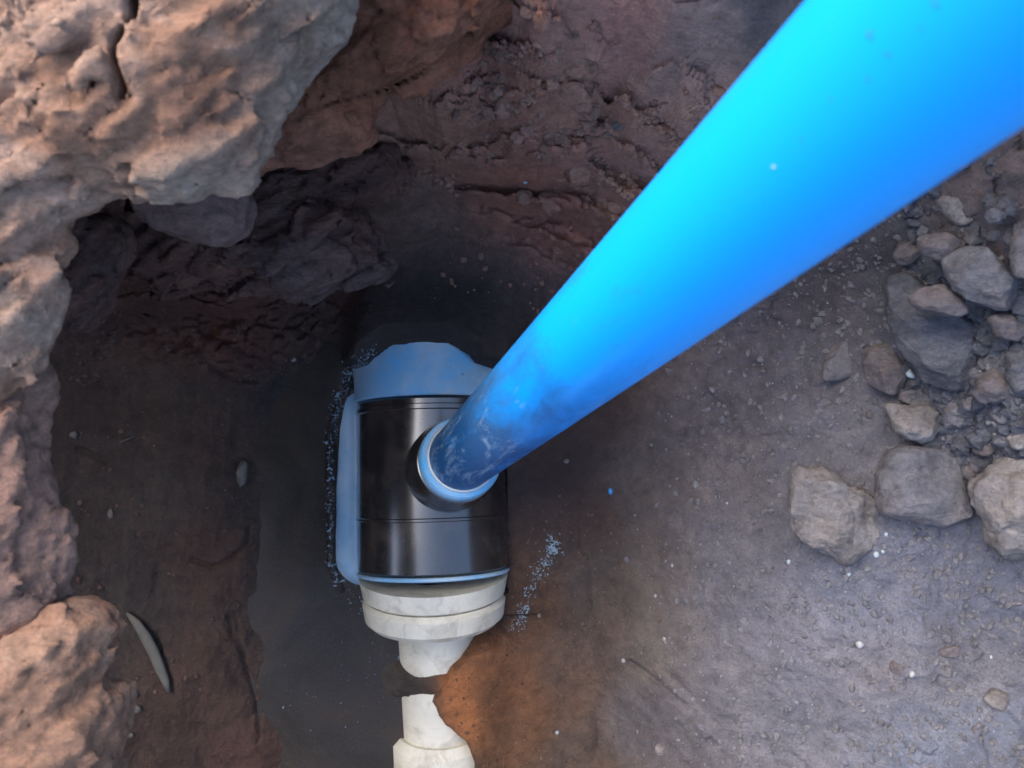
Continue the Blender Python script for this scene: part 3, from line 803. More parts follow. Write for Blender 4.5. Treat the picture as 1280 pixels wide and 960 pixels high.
def stone_mesh(name, poly, hgt, sub, seed, box_=.62, facets=13, rough=.05, sink=.35):
    """poly: world xy outline round its own centre (0,0)"""
    P = resample(poly, 90)
    a = np.arctan2(P[:, 1], P[:, 0]); r = np.hypot(P[:, 0], P[:, 1]); o = np.argsort(a); a = a[o]; r = r[o]
    r = np.convolve(np.r_[r[-2:], r, r[:2]], np.ones(5) / 5, 'valid')
    v, f = ICO[sub]
    th = np.arctan2(v[:, 1], v[:, 0]); R = np.interp(th, np.r_[a - 2 * np.pi, a, a + 2 * np.pi], np.r_[r, r, r])
    ch = np.hypot(v[:, 0], v[:, 1]); sh = v[:, 2]
    ce = ch ** box_; se = np.sign(sh) * np.abs(sh) ** .75
    V = np.c_[np.cos(th) * R * ce, np.sin(th) * R * ce, se * hgt]
    s = float(r.mean())
    rg = np.random.default_rng(int(seed * 97 + 5))
    for _ in range(facets):
        nn = rg.normal(size=3); nn[2] = abs(nn[2]) + .45; nn /= np.linalg.norm(nn)
        pr = V @ nn; lim = pr.max() * rg.uniform(.68, .88)
        V -= np.maximum(pr - lim, 0)[:, None] * nn * .97
    q = V / s
    nz = fbm(q[:, 0], q[:, 1], q[:, 2], 1.8, 4, .55, mode=2, off=seed * 3.7) * rough * 1.7 + fbm(q[:, 0], q[:, 1], q[:, 2], 7.0, 3, .6, off=seed) * rough * .55
    nrm = v / np.linalg.norm(v, axis=1)[:, None]
    V = V + nrm * (nz * s)[:, None]
    return mesh_np(name, V, f)

def place_stone(name, poly_px, hpx, mat, label, dz=0.0, cat="stone", group=None, sub=4, seed=None, sink=.35, **kw):
    poly_px = np.array(poly_px, float)
    cxp, cyp = poly_px.mean(0)
    x, y, z0 = on_ground(cxp, cyp, .01)
    dep = CAMZ - z0 - dz
    hgt = hpx / FPX * dep * .5
    zc = z0 + dz + hgt * (1 - 2 * sink)
    x, y = at(cxp, cyp, zc)
    P = np.array([at(a, b, zc) for a, b in poly_px]) - (x, y)
    seed = seed if seed is not None else (cxp * 1.7 + cyp) % 50
    o = link(name, stone_mesh(name, P, hgt, sub, seed, **kw), M[mat], loc=(x, y, zc))
    return tag(o, label, cat, group)

S = place_stone
S("stone", [(1007,575),(1032,577),(1052,592),(1060,606),(1085,609),(1096,622),(1097,657),(1090,690),(1077,715),(1060,712),(1032,697),(1007,682),(990,672),(987,650),(982,627),(987,597)],
  62, 'stone_tan', "rough tan stone pointing down, leftmost of the row of large stones", sub=5, facets=4, rough=.085, sink=.15)
S("stone", [(1110,560),(1130,555),(1175,560),(1192,562),(1200,597),(1207,625),(1214,647),(1205,662),(1172,659),(1135,652),(1100,646),(1095,615),(1097,590)],
  55, 'stone_grey', "smooth squarish grey stone in the middle of the row of large stones", sub=5, rough=.035, facets=4, box_=.5, sink=.15)
S("stone", [(1272,562),(1257,567),(1235,587),(1217,610),(1222,630),(1235,657),(1242,685),(1255,700),(1290,715),(1340,700),(1360,640),(1340,575)],
  90, 'stone_tan', "large rough grooved pale stone cut off by the right edge of the photo", sub=5, rough=.085, sink=.15)
S("stone", [(1106,500),(1125,505),(1157,505),(1184,521),(1175,540),(1160,559),(1142,552),(1120,542),(1117,528)],
  48, 'stone_tan', "small angular tan stone just above the smooth grey square stone", dz=.012, rough=.07, sink=.2)
S("stone", [(1090,430),(1110,422),(1132,432),(1137,460),(1134,480),(1122,497),(1100,492),(1085,477),(1079,452)],
  46, 'stone_brown', "rounded brown stone with a cleft beside the white chip", rough=.05, sink=.3)
S("stone", [(1027,477),(1030,450),(1040,432),(1057,423),(1078,430),(1082,455),(1065,473),(1045,477)],
  24, 'stone_grey', "flat round grey stone lying left of the rounded brown stone", rough=.03, facets=3, sink=.35)
S("boulder", [(1112,345),(1135,328),(1165,345),(1200,372),(1228,398),(1243,440),(1230,478),(1195,494),(1162,482),(1142,452),(1122,412),(1110,380)],
  100, 'stone_dark', "large dark grey boulder in the stone pile on the right", sub=5, rough=.08, sink=.3)
S("stone", [(1135,372),(1150,358),(1178,354),(1208,370),(1213,388),(1200,398),(1172,392),(1150,388)],
  40, 'stone_brown', "pale brown knob of stone lying on top of the large dark boulder", dz=.055, rough=.05, sink=.3)
S("stone", [(1180,322),(1200,308),(1222,306),(1243,322),(1262,345),(1285,362),(1292,394),(1262,390),(1222,378),(1198,358),(1184,338)],
  60, 'stone_grey', "long slanting grey stone with a pale ridge at the right of the pile", dz=.02, rough=.05, sub=5, sink=.25)
S("stone", [(1150,293),(1185,290),(1213,298),(1207,312),(1180,327),(1157,320),(1148,306)],
  36, 'stone_brown', "wedge shaped reddish tan stone at the top of the pile", dz=.035, rough=.05, sink=.2)
S("stone", [(1118,318),(1128,298),(1152,293),(1154,315),(1148,330),(1128,332)],
  34, 'stone_brown', "small brown stone beside the blue glint under the pipe", dz=.01, rough=.05, sink=.3)
S("stone", [(1170,245),(1195,222),(1218,212),(1224,242),(1219,277),(1200,284),(1185,268)],
  48, 'stone_tan', "tan upright stone directly under the lower edge of the blue pipe", dz=.02, rough=.06, sink=.2)
S("stone", [(1272,284),(1300,280),(1320,320),(1305,352),(1275,348),(1268,318)],
  50, 'stone_grey', "grey stone at the right edge above the long slanting stone", dz=.02, rough=.05, sink=.3)
S("stone", [(1217,495),(1228,468),(1244,456),(1261,470),(1266,490),(1256,504),(1230,506)],
  36, 'stone_brown', "brown grey lump of stone below right of the dark boulder", dz=.01, rough=.07, sink=.3)
S("stone", [(1237,506),(1255,500),(1272,510),(1268,528),(1250,531),(1240,520)],
  26, 'stone_grey', "small bluish grey stone under the brown grey lump", rough=.05, sink=.3, sub=3)
S("stone", [(1260,542),(1274,530),(1296,540),(1292,562),(1268,563)],
  30, 'stone_tan', "small pale rounded stone at the right edge above the grooved stone", rough=.03, sink=.3, sub=3)
S("stone", [(1180,502),(1205,492),(1219,510),(1216,530),(1196,536),(1183,525)],
  30, 'stone_grey', "grey stone directly right of the small angular tan stone", rough=.05, sink=.35)
S("stone", [(1122,492),(1140,486),(1165,493),(1168,503),(1140,507),(1124,502)],
  18, 'stone_grey', "flat grey stone lying under the white chip", rough=.04, sink=.3, sub=3)
S("stone", [(1236,396),(1253,388),(1272,400),(1292,410),(1272,428),(1248,422)],
  34, 'stone_brown', "purplish grey stone between the dark boulder and the long slanting stone", dz=.01, rough=.06, sink=.3)
S("stone", [(1262,432),(1290,426),(1308,460),(1300,494),(1276,502),(1262,470)],
  44, 'stone_dark', "dark stone at the right edge beside the brown grey lump", rough=.06, sink=.3)
S("stone", [(1197,586),(1213,580),(1229,590),(1222,602),(1204,601)],
  18, 'stone_brown', "small flat brown stone between the square grey and grooved stones", rough=.04, sink=.3, sub=3)
S("stone", [(1230,876),(1245,858),(1262,868),(1266,885),(1258,897),(1242,889)],
  24, 'stone_tan', "pale angular stone alone near the lower right corner", rough=.06, sink=.25, sub=3)
S("stone", [(1172,822),(1175,810),(1200,807),(1204,820),(1190,824)],
  12, 'stone_brown', "flat reddish stone on the lower right slope", rough=.05, sink=.3, sub=3)
S("stone", [(1112,838),(1113,824),(1126,820),(1138,828),(1138,843),(1126,849)],
  14, 'stone_brown', "round half buried brown stone left of a white pebble", rough=.03, sink=.45, sub=3)
S("stone", [(1175,832),(1188,829),(1194,838),(1188,847),(1176,845)],
  12, 'stone_grey', "grey round stone just below the flat reddish stone", rough=.03, sink=.4, sub=3)
_rg = random.Random(5); _used = [(1160,530,26),(1155,605,60),(1178,420,62),(1107,460,34),(1230,345,50),(1180,305,32),(1197,250,32),(1290,320,25),(1243,483,26),(1280,640,66),(1040,645,58)]
_k = 0
_anch = [('smooth squarish grey stone',1155,605),('large dark boulder',1178,420),('long slanting stone',1230,345),('large grooved pale stone',1275,640),('reddish tan wedge',1180,305),('small angular tan stone',1148,528),('rounded brown stone',1107,460),('tan upright stone',1197,250),('brown grey lump',1243,483)]
_seen = set()
while _k < 26:
    a_ = _rg.uniform(1085, 1300); b_ = _rg.uniform(225, 600)
    r_ = _rg.uniform(6, 15)
    if b_ > 560 and a_ < 1205: continue
    if a_ < 1110 + (b_ < 330) * 60: 
        if b_ < 500: continue
    if any(math.hypot(a_ - u, b_ - v) < (r_ + w) * .80 for u, v, w in _used): continue
    _used.append((a_, b_, r_)); _k += 1
    pl_ = []
    ph = _rg.uniform(0, 6)
    for q_ in range(9):
        t_q = ph + 6.283 * q_ / 9; rr2 = r_ * _rg.uniform(.75, 1.2)
        pl_.append((a_ + rr2 * math.cos(t_q) * 1.15, b_ + rr2 * math.sin(t_q) * .9))
    _mt = _rg.choice(['stone_grey', 'stone_grey', 'stone_dark', 'stone_brown'])
    _cn = {'stone_grey': 'grey', 'stone_dark': 'dark grey', 'stone_brown': 'brownish'}[_mt]; _sz = 'tiny' if r_ < 8 else 'small' if r_ < 11.5 else 'fist sized'
    for _nm, _ax, _ay in sorted(_anch, key=lambda t: math.hypot(t[1] - a_, t[2] - b_)):
        dx_, dy_ = a_ - _ax, b_ - _ay
        _rel = ('to the right of' if dx_ > 0 else 'to the left of') if abs(dx_) > 2 * abs(dy_) else ('above' if dy_ < 0 else 'below') if abs(dy_) > 2 * abs(dx_) else ('above right of' if dx_ > 0 else 'above left of') if dy_ < 0 else ('below right of' if dx_ > 0 else 'below left of')
        _lb = f"{_sz} {_cn} stone in the pile, {_rel} the {_nm}"
        if _lb not in _seen: break
    _seen.add(_lb)
    S("stone", pl_, r_ * 1.7, _mt, _lb,
      group="small stones filling the gaps of the pile", sub=3, rough=.07, sink=.3, seed=_k * 1.3)
# stones bedded in the upper wall
wall_st = [((702,198),(722,192),(742,205),(744,228),(722,240),(706,226),'wall_clod',"red brown stone bedded in the wall left of the upper pipe edge"),
 ((738,240),(758,234),(778,248),(776,266),(758,272),(742,260),'wall_clod',"lower purplish stone bedded in the wall nearest the blue pipe"),
 ((728,160),(748,156),(757,170),(750,186),(732,186),(726,172),'wall_clod',"middle brown stone of the cluster beside the wall crevice"),
 ((760,178),(774,172),(788,180),(784,192),(770,196),(760,188),'stone_brown',"grey brown stone sticking out at the right of the wall cluster"),
 ((764,148),(776,134),(786,142),(784,158),(772,166),(764,158),'stone_brown',"pale brown stone topmost in the wall cluster beside the pipe"),
 ((672,240),(688,234),(702,244),(704,262),(688,272),(674,258),'wall_clod',"reddish lump in the wall above the dark hollow"),
 ((644,240),(656,234),(668,242),(668,254),(654,258),(644,250),'wall_clod',"small red lump bedded left of the larger reddish lump"),
 ((690,305),(702,300),(712,308),(706,320),(694,318),(689,312),'wall_clod',"small stone low on the wall near the left edge of the pipe"),
 ((700,70),(722,58),(748,70),(752,92),(728,102),(706,92),'wall_clod',"broad grey red block of rock near the top of the wall"),
]
for *pl, m, lb in wall_st:
    w_ = max(p[0] for p in pl) - min(p[0] for p in pl)
    S("stone", pl, w_ * .6, m, lb, rough=.07, sink=.46, sub=4)


# small things on the slopes
def pebble(px_, py_, rpx, mat, label, group=None, name="pebble", cat="pebble", asp=1.0, rot=0.0, sub=2, hgt=.7, sink=.25, dz=0):
    pl = []
    for k in range(10):
        t = 2 * math.pi * k / 10; rr_ = rpx * random.uniform(.8, 1.12)
        u, v = rr_ * math.cos(t) * asp, rr_ * math.sin(t) / asp
        pl.append((px_ + u * math.cos(rot) - v * math.sin(rot), py_ + u * math.sin(rot) + v * math.cos(rot)))
    return S(name, pl, rpx * 2 * hgt, mat, label, cat=cat, group=group, sub=sub, rough=.05, sink=sink, facets=4, dz=dz)
pebble(1139,467,7,'chip_white',"bright white chip beside the rounded brown stone",name="chip",cat="chip",dz=.012)
pebble(1154,475,3,'chip_white',"tiny white chip just right of the bright white chip",name="chip",cat="chip",sub=1)
pebble(1075,806,6,'quartz',"largest white pebble on the lower right slope",rot=.5,asp=1.15)
pebble(1140,843,5,'quartz',"white pebble right of the round half buried stone",rot=1.5,asp=1.2)
pebble(1240,822,4.5,'quartz',"bluish white pebble near the right edge of the slope",rot=1.4,asp=1.2)
pebble(1061,790,4,'quartz',"small white pebble above the largest white pebble",rot=1.5,asp=1.2)
pebble(827,937,9,'stone_tan',"squarish pale stone chip near the bottom edge",hgt=.4)
pebble(1096,693,4.5,'chip_white',"white pebble right of the pointed tip of the tan stone")
pebble(1104,690,3.5,'chip_white',"second white pebble close to the pointed tan stone tip",sub=1)
pebble(1108,668,3.5,'chip_white',"white pebble under the corner of the square grey stone",sub=1)
pebble(987,702,4.5,'chip_white',"white pebble below left of the pointed tan stone")
pebble(1061,718,3.5,'chip_white',"white pebble in the shade under the pointed tan stone",sub=1)
pebble(763,614,4.5,'chip_blue',"bright blue plastic chip lying on dark soil right of the fitting",name="chip",cat="chip",asp=.8)
pebble(1101,314,4.5,'chip_blue',"shiny blue chip at the lower edge of the big pipe",name="chip",cat="chip",asp=1.2)
pebble(910,629,3.5,'chip_white',"pale blue white pebble on the slope below the tan streak",sub=1)
pebble(1190,865,5.5,'stone_tan',"small pale stone at the end of the little rut on the lower right")
pebble(1064,876,4,'stone_tan',"pale pebble left on the lower right slope",sub=1)
pebble(1045,913,4.5,'stone_tan',"tan pebble near the bottom edge right of centre",sub=1)
pebble(1220,912,6,'stone_brown',"brown pebble between the pale angular stone and the bottom edge")
pebble(1015,819,5,'stone_grey',"grey pebble on the bluish slope left of the largest white pebble")
pebble(1118,860,5,'stone_brown',"brown pebble below the round half buried stone")
pebble(955,640,4,'stone_tan',"small pale pebble on the slope left of the pointed tan stone")
pebble(988,535,6,'stone_grey',"grey pebble on the slope above the pointed tan stone",asp=.8)
pebble(1087,518,6,'stone_brown',"brown pebble below the rounded brown stone")
pebble(1040,508,5,'stone_grey',"grey pebble under the flat round grey stone")
pebble(963,562,4.5,'stone_grey',"pale grey pebble left of the top of the pointed tan stone")
pebble(708,576,4,'stone_grey',"small round pale pebble on dark soil right of the pipe socket")
pebble(674,770,3.6,'stone_tan',"tiny pale splinter standing in the orange silt",asp=.7,sub=1,name="splinter",cat="splinter")
pebble(697,916,3.6,'quartz',"tiny white pebble on the brown silt near the bottom",sub=1)
pebble(779,826,3.6,'quartz',"small white pebble at the edge of the silt",sub=1)
pebble(831,799,3.6,'quartz',"small white pebble on the grey slope above the crack",sub=1)
pebble(841,707,3.4,'quartz',"upper small white pebble on the grey slope",sub=1)
pebble(820,745,3.2,'quartz',"lower small white pebble on the grey slope",sub=1)
pebble(367,450,4,'quartz',"tiny pinkish white chip on the brown band left of the pit bottom",sub=1,asp=1.3,name="chip",cat="chip")
pebble(656,228,3.5,'quartz',"single white fleck on the upper wall",sub=1,asp=1.4,name="chip",cat="chip")
pebble(302,592,13,'shell',"long smooth pale pebble at the left shore of the muddy water",asp=.62,rot=.12,sub=3,hgt=.5)
pebble(92,543,7,'shell',"pale oval pebble on the dark floor near the left rock",asp=.9,hgt=.5)
pebble(138,642,6,'shell',"dull pebble on the dark floor right of the greyish pink rock",asp=.7,hgt=.4)
pebble(168,868,6,'shell',"upper of two pale pebbles right of the orange boulder",hgt=.6)
pebble(171,886,6.5,'shell',"lower of two pale pebbles right of the orange boulder",hgt=.6)
pebble(164,919,4.5,'shell',"small pale pebble below the pair beside the orange boulder",sub=1)

def tube_np(path, rad, nseg=14, caps=True, flat=1.0):
    path = [Vector(p) for p in path]; n_ = len(path)
    if not hasattr(rad, '__len__'): rad = [rad] * n_
    V = []; F_ = []
    ref = Vector((0, 0, 1)) if abs((path[-1] - path[0]).normalized().z) < .9 else Vector((1, 0, 0))
    for i, p in enumerate(path):
        t = (path[min(i + 1, n_ - 1)] - path[max(i - 1, 0)]).normalized()
        a = t.cross(ref).normalized(); b = a.cross(t)
        for k in range(nseg):
            q = 2 * math.pi * k / nseg
            V.append(p + a * math.cos(q) * rad[i] + b * math.sin(q) * rad[i] * flat)
    for i in range(n_ - 1):
        for k in range(nseg):
            F_.append((i * nseg + k, i * nseg + (k + 1) % nseg, (i + 1) * nseg + (k + 1) % nseg, (i + 1) * nseg + k))
    me = bpy.data.meshes.new("tube"); 
    if caps:
        F_.append(tuple(range(nseg))[::-1]); F_.append(tuple(range((n_ - 1) * nseg, n_ * nseg)))
    me.from_pydata([tuple(v) for v in V], [], F_)
    me.polygons.foreach_set("use_smooth", [True] * len(F_)); me.update()
    return me

# pale curved root on the left floor
rp = []
zr0 = on_ground(160, 770)[2]; zr1 = on_ground(211, 866)[2]
for a, b in [(158,766),(170,778),(182,796),(192,815),(200,835),(207,852),(211,866)]:
    z = zr0 + (zr1 - zr0) * (b - 766) / 100 + .005; rp.append((*at(a, b, z), z))
c0 = Vector(rp[3])
tag(link("root", tube_np([Vector(p) - c0 for p in rp], [.002, .0065, .0085, .0085, .008, .006, .002], 12, flat=.55), M['shell'], loc=c0),
    "pale curved root lying on the brown floor right of the orange boulder", "root")
for pts, lb in (([(150,553),(160,549),(168,546)], "thin pale straw on the dark floor left of the water"),
                ([(152,880),(160,877),(168,873)], "thin straw touching the two pale pebbles by the boulder")):
    rp = []
    for a, b in pts:
        x, y, z = on_ground(a, b); rp.append((x, y, z + .002))
    c0 = Vector(rp[1])
    tag(link("straw", tube_np([Vector(p) - c0 for p in rp], .0011, 6), M['shell'], loc=c0), lb, "straw")

# gravel and crumbs: uncountable, one mesh
def scatter(name, pts, mat, sub=1, seed=3, flake=False):
    rg = np.random.default_rng(seed)
    v, f = ICO[sub]
    VV = []; FF = []; off = 0
    for (x, y, z, r) in pts:
        q = v * (1 + (.25 if sub == 1 else .13) * rg.normal(size=(len(v), 1))) * r * (np.array([rg.uniform(.7, 1.3), rg.uniform(.7, 1.3), rg.uniform(.5, .9)]) if not flake else np.array([rg.uniform(.4, 2.4), rg.uniform(.3, .9), rg.uniform(.2, .6)]) * (1.9 if rg.random() < .06 else rg.uniform(.5, 1.1)))
        a = rg.uniform(0, 6.28); c, s = math.cos(a), math.sin(a)
        q = np.c_[q[:, 0] * c - q[:, 1] * s, q[:, 0] * s + q[:, 1] * c, q[:, 2]]
        VV.append(q + (x, y, z)); FF.append(f + off); off += len(v)
    return link(name, mesh_np(name, np.vstack(VV), np.vstack(FF), False), mat)
def scatter_px(n_, x0, x1, y0, y1, rlo, rhi, seed, dens=None, sinkf=.1):
    rg = np.random.default_rng(seed); out = []
    while len(out) < n_:
        a = rg.uniform(x0, x1); b = rg.uniform(y0, y1)
        if dens is not None and rg.random() > dens(a, b): continue
        z = .1
        for _ in range(7):
            x, y = at(a, b, z); z0_ = z; z = .45 * z + .55 * gz(x, y)
        if abs(z - z0_) > .004: continue
        r = rlo + (rhi - rlo) * rg.random() ** 3.5
        out.append((x, y, gz(x, y) + r * sinkf, r))
    return out
dr = lambda a, b: max(0.0, min(1, (a - 780 + 0.0 * b) / 200)) * (1 if b < 1000 else .5)
o = scatter("gravel", scatter_px(5200, 780, 1310, 230, 990, .0008, .0046, 5, dr), M['grit'])
tag(o, "loose grey gravel and crumbs strewn over the right slope", "gravel", kind="stuff")
o = scatter("gravel", scatter_px(200, 780, 1310, 330, 990, .0005, .0013, 6, dr), M['quartz'])
tag(o, "tiny white grit flecks sprinkled over the right slope", "grit", kind="stuff")
o = scatter("gravel", scatter_px(1300, 1130, 1310, 170, 610, .002, .011, 8), M['stone_dark'])
tag(o, "dark broken gravel filling the gaps of the stone pile", "gravel", kind="stuff")
_cl = lambda a, b: 0 if a > 900 else (.35 if a < 660 else 1) * (1 if b < 240 or a > 760 else .10)
o = scatter("soil_crumbs", scatter_px(2600, 540, 1000, 0, 390, .0010, .0045, 9, _cl) + scatter_px(110, 560, 960, 0, 350, .004, .011, 19, _cl), M['wall_clod'], 2)
tag(o, "red brown crumbs of soil on the upper wall", "soil crumbs", kind="stuff")
o = scatter("soil_crumbs", scatter_px(700, 60, 430, 370, 960, .0008, .0040, 10, lambda a, b: 1 if b < 480 else .15), M['dark_rock'])
tag(o, "dark crumbs of soil on the left floor and rubble band", "soil crumbs", kind="stuff")

o = scatter("soil_crumbs", scatter_px(1100, 545, 830, 620, 985, .0006, .0026, 21), M['silt_crumb'])
tag(o, "brown crumbs on the silt bank right of the white pipe", "soil crumbs", kind="stuff")

# ------------------------------------------------------------------ tee fitting (local axes: x right, y along the main, z up)
def loc_mesh(name, V, F_, mat, parent, smooth_=True):
    me = bpy.data.meshes.new(name); me.from_pydata([tuple(v) for v in V], [], F_)
    me.polygons.foreach_set("use_smooth", [smooth_] * len(F_)); me.update()
    return link(name, me, mat, parent)
def lathe(name, prof, mat, parent, axis='Y', nseg=96, a0=0.0, a1=2 * math.pi, M4=None):
    """prof: closed list of (radius, along) rings"""
    full = abs(a1 - a0 - 2 * math.pi) < 1e-6
    ns = nseg if full else nseg + 1
    V = []; F_ = []; m = len(prof)
    for k in range(ns):
        t = a0 + (a1 - a0) * k / nseg
        for r, l in prof:
            if axis == 'Y': V.append((r * math.cos(t), l, r * math.sin(t)))
            else: V.append((r * math.cos(t), r * math.sin(t), l))
    for k in range(nseg):
        k2 = (k + 1) % ns
        for j in range(m):
            j2 = (j + 1) % m
            q = (k * m + j, k * m + j2, k2 * m + j2, k2 * m + j)
            F_.append(q if axis == 'Y' else q[::-1])
    if not full:
        F_.append(tuple(range(m))[::-1]); F_.append(tuple((ns - 1) * m + j for j in range(m)))
    if M4 is not None: V = [M4 @ Vector(v) for v in V]
    o = loc_mesh(name, V, F_, mat, parent)
    for p in o.data.polygons: p.use_smooth = True
    o.data.set_sharp_from_angle(angle=math.radians(35))
    return o

tee = empty("saddle_tee", TC, TROT)
tag(tee, "black saddle tee with blue rim half sunk in mud, holding the blue riser pipe", "pipe fitting")
L0, L1 = -.125, .123                     # extent of the black shell along the main
t_ = .008
def shell_profile(R, a, b, t, e=.004):
    return [(R - t, a), (R - e, a), (R, a + e), (R, b - e), (R - e, b), (R - t, b)]
us = lathe("upper_shell", shell_profile(TR, L0, L1, t_), M['black'], tee, a0=math.radians(-2), a1=math.radians(182), nseg=72)
# raised bead and parting ribs on the shell
lathe("shell_rib", [(TR - .001, L1 - .020), (TR + .0022, L1 - .018), (TR + .0022, L1 - .012), (TR - .001, L1 - .010)], M['black'], us, a0=math.radians(2), a1=math.radians(178), nseg=64)
lathe("shell_rib", [(TR - .001, -.052), (TR + .0018, -.050), (TR + .0018, -.047), (TR - .001, -.045)], M['black'], us, a0=math.radians(2), a1=math.radians(178), nseg=64)
# blue lower saddle: tray flange with rounded corners and a raised inner lip, outline traced in local plan
def flange(name, x0, x1, y0, y1, rad, ztop, zbot, lipw, liph, mat, parent):
    def rr_(ins):
        pts = []
        r = max(rad - ins, .004)
        for (cx_, cy_, a) in ((x1 - ins - r, y1 - ins - r, 0), (x0 + ins + r, y1 - ins - r, 90), (x0 + ins + r, y0 + ins + r, 180), (x1 - ins - r, y0 + ins + r, 270)):
            for k in range(9):
                q = math.radians(a + k * 90 / 8); pts.append((cx_ + r * math.cos(q), cy_ + r * math.sin(q)))
        return pts
    w = .041
    rings = [(-.012, zbot), (-.004, ztop - .040), (.003, ztop - .024), (.012, ztop - .011), (.024, ztop - .004), (w - .006, ztop), (w - .0045, ztop + .003), (w - .0015, ztop + .003), (w, ztop + .001), (w, zbot)]
    V = []; F_ = []; nn = 36
    for ins, z in rings:
        for p in rr_(ins): V.append((p[0], p[1], z))
    m = len(rings)
    for j in range(m):
        j2 = (j + 1) % m
        for k in range(nn): F_.append((j * nn + k, j * nn + (k + 1) % nn, j2 * nn + (k + 1) % nn, j2 * nn + k))
    return loc_mesh(name, V, F_, mat, parent)
flange("lower_saddle", -.150, .1085, -.146, .165, .045, .020, -.04, .010, .010, M['tee_blue'], tee)
lathe("saddle_rim", shell_profile(TR + .001, L0 - .006, L0 - .0005, .012, .002), M['tee_blue'], tee, a0=math.radians(-2), a1=math.radians(182), nseg=72)
# branch, in the direction of the riser pipe
Rw = Matrix((TXV, TA, TUPV)).transposed()
inv = Rw.inverted()
bdir = (inv @ PU).normalized(); b0 = inv @ (S0 - TC)
xq = bdir.orthogonal().normalized(); yq = bdir.cross(xq)
BM = Matrix((xq, yq, bdir)).transposed().to_4x4(); BM.translation = b0      # local z along the branch, origin at the mouth
r = PR
lathe("branch_socket", [(r + .002, -.10), (r + .018, -.10), (r + .017, -.052), (r + .0135, -.040), (r + .0125, -.0235), (r + .010, -.022), (r + .002, -.022)], M['black'], tee, axis='Z', M4=BM, nseg=96)
lathe("socket_collar", [(r + .0012, -.030), (r + .0095, -.030), (r + .0105, -.026), (r + .0105, -.006), (r + .0085, -.003), (r + .0012, -.003)], M['tee_blue'], tee, axis='Z', M4=BM, nseg=96)
lathe("sealing_ring", [(r + .0003, -.005), (r + .0026, -.005), (r + .0032, -.0015), (r + .0024, .0012), (r + .0003, .0022)], M['gasket'], tee, axis='Z', M4=BM, nseg=96)

# ------------------------------------------------------------------ blue riser pipe
pq = Matrix((xq, yq, bdir)).transposed()
PW = (Rw @ pq).to_quaternion()
riser = lathe("riser_pipe", [(r - .005, -.09), (r, -.09), (r, 1.25), (r - .005, 1.25)], M['pipe_blue'], None, axis='Z', nseg=160)
# more rings along the barrel so it shades evenly
riser.location = S0; riser.rotation_mode = 'QUATERNION'; riser.rotation_quaternion = PW
tag(riser, "long bright blue pipe rising from the black fitting to the top right corner", "pipe")

# small nicks and one white fleck on the barrel, set on its surface
def on_pipe(px, py):
    o = Vector((0, 0, CAMZ)); d = ray(px, py).normalized(); a = PU
    w = o - S0; dp = d - d.dot(a) * a; wp_ = w - w.dot(a) * a
    A = dp.dot(dp); B = 2 * dp.dot(wp_); C_ = wp_.dot(wp_) - PR * PR
    q = B * B - 4 * A * C_
    if q <= 0: return None
    return o + d * ((-B - math.sqrt(q)) / (2 * A))
for (a_, b_), (c_, d_), wd, mt in (((1082,39),(1090,51),.0008,'nick'),((1087,37),(1092,45),.0006,'nick'),((1106,66),(1113,71),.0008,'nick'),((1082,96),(1087,102),.0007,'nick'),
                             ((1036,123),(1040,127),.0006,'nick'),((1163,0),(1176,10),.0006,'nick'),((1148,34),(1152,38),.0006,'nick'),
                             ((966,207),(968,210),.0016,'chip_white'),((1000,172),(1004,176),.0005,'nick')):
    P0 = on_pipe(a_, b_); P1 = on_pipe(c_, d_)
    if P0 is None or P1 is None: continue
    Ri = riser.rotation_quaternion.inverted()
    Q0 = Ri @ (P0 - S0); Q1 = Ri @ (P1 - S0)
    link("nick" if mt == 'nick' else "fleck", tube_np([Q0, (Q0 + Q1) / 2, Q1], [wd * .15, wd * .5, wd * .15], 8), M[mt], parent=riser)

# ------------------------------------------------------------------ blue main pipe end at the top, white pipe at the bottom
mp_ = empty("main_pipe", TC + TA * .14, TROT)
tag(mp_, "short length of muddy blue main pipe above the black fitting", "pipe")
R1 = TR + .003
lathe("pipe_barrel", [(R1 - .010, -.0165), (R1 - .002, -.0165), (R1, -.014), (R1 + .004, .05), (R1 - .03, .12), (R1 - .06, .13), (R1 - .07, .10)], M['tee_blue'], mp_, nseg=96)

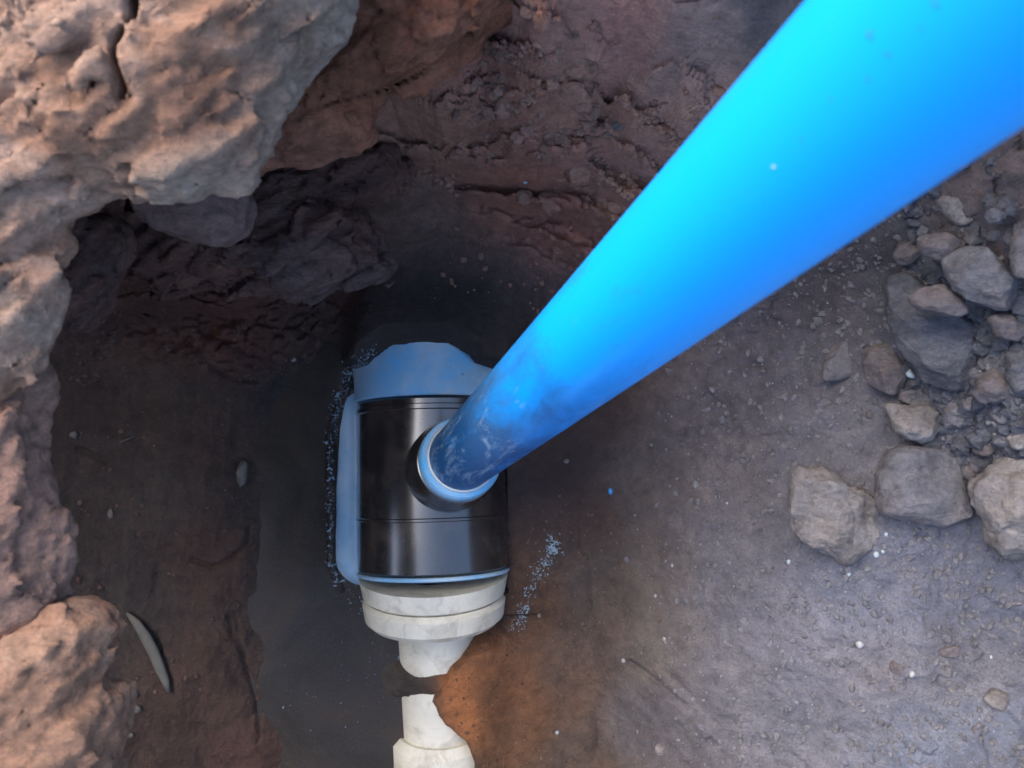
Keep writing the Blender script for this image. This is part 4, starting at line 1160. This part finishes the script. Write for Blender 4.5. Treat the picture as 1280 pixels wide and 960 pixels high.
WA = Vector((math.sin(math.radians(-1.0)), 1.0, math.tan(math.radians(3)))).normalized()
WU = (UP - UP.dot(WA) * WA).normalized()
WROT = Matrix((WA.cross(WU).normalized(), WA, WU)).transposed().to_quaternion()
wp = empty("white_pipe", TC + TA * -.136, WROT)
tag(wp, "off white plastic pipe with collars running down from the fitting under the mud", "pipe")
R2 = .109; R3 = .063; DZ = -.036
lathe("collar", [(R3 - .01, -.026), (R2 - .010, -.026), (R2 - .004, -.022), (R2 + .001, .004), (R2 - .012, .0035), (R3 - .01, .0035)], M['white'], wp, nseg=96)
lathe("collar", [(R3 - .01, -.064), (R2 - .014, -.064), (R2 - .006, -.056), (R2 - .003, -.034), (R2 - .008, -.0265), (R3 - .01, -.0265)], M['white'], wp, nseg=96)
LOW = Matrix.Translation((.002, 0, DZ))
lathe("pipe_barrel", [(.03, -.60), (R3 - .004, -.60), (R3 - .002, -.30), (R3, -.12), (R3 + .002, -.075), (R3 + .008, -.0645), (.03, -.0645)], M['white'], wp, nseg=96, M4=LOW)
lathe("collar", [(R3 - .004, -.37), (R3 + .004, -.37), (R3 + .014, -.36), (R3 + .014, -.262), (R3 + .004, -.250), (R3 - .004, -.250)], M['white'], wp, nseg=96, M4=LOW)

# plastic shavings on the mud along the fitting
rg = np.random.default_rng(77)
sh = []
def strew(pts, n_, spread, rlo, rhi):
    for _ in range(n_):
        k = rg.integers(len(pts) - 1); t = rg.random()
        a = pts[k][0] * (1 - t) + pts[k + 1][0] * t + rg.normal() * spread; b = pts[k][1] * (1 - t) + pts[k + 1][1] * t + rg.normal() * spread
        x, y = at(a, b, ZW)
        for _ in range(4):
            z = max(gz(x, y), ZW); x, y = at(a, b, z)
        sh.append((x, y, z + .0006, rg.uniform(rlo, rhi)))
strew([(468,438),(440,462),(424,500),(416,540)], 300, 5, .0006, .0017)
strew([(415,540),(411,620),(412,700),(424,730)], 220, 3, .0006, .0016)
strew([(430,740),(470,765),(505,790)], 130, 7, .0006, .0014)
strew([(692,672),(684,700),(668,722),(655,760),(645,785)], 260, 5, .0006, .0017)
strew([(688,678),(692,690)], 60, 5, .0008, .0020)
strew([(350,880),(470,860),(480,780)], 60, 25, .0005, .0009)
o = scatter("plastic_shavings", sh, M['shaving'], 1, 12, True)
tag(o, "fine blue white plastic shavings strewn along the fitting edge", "shavings", kind="stuff")
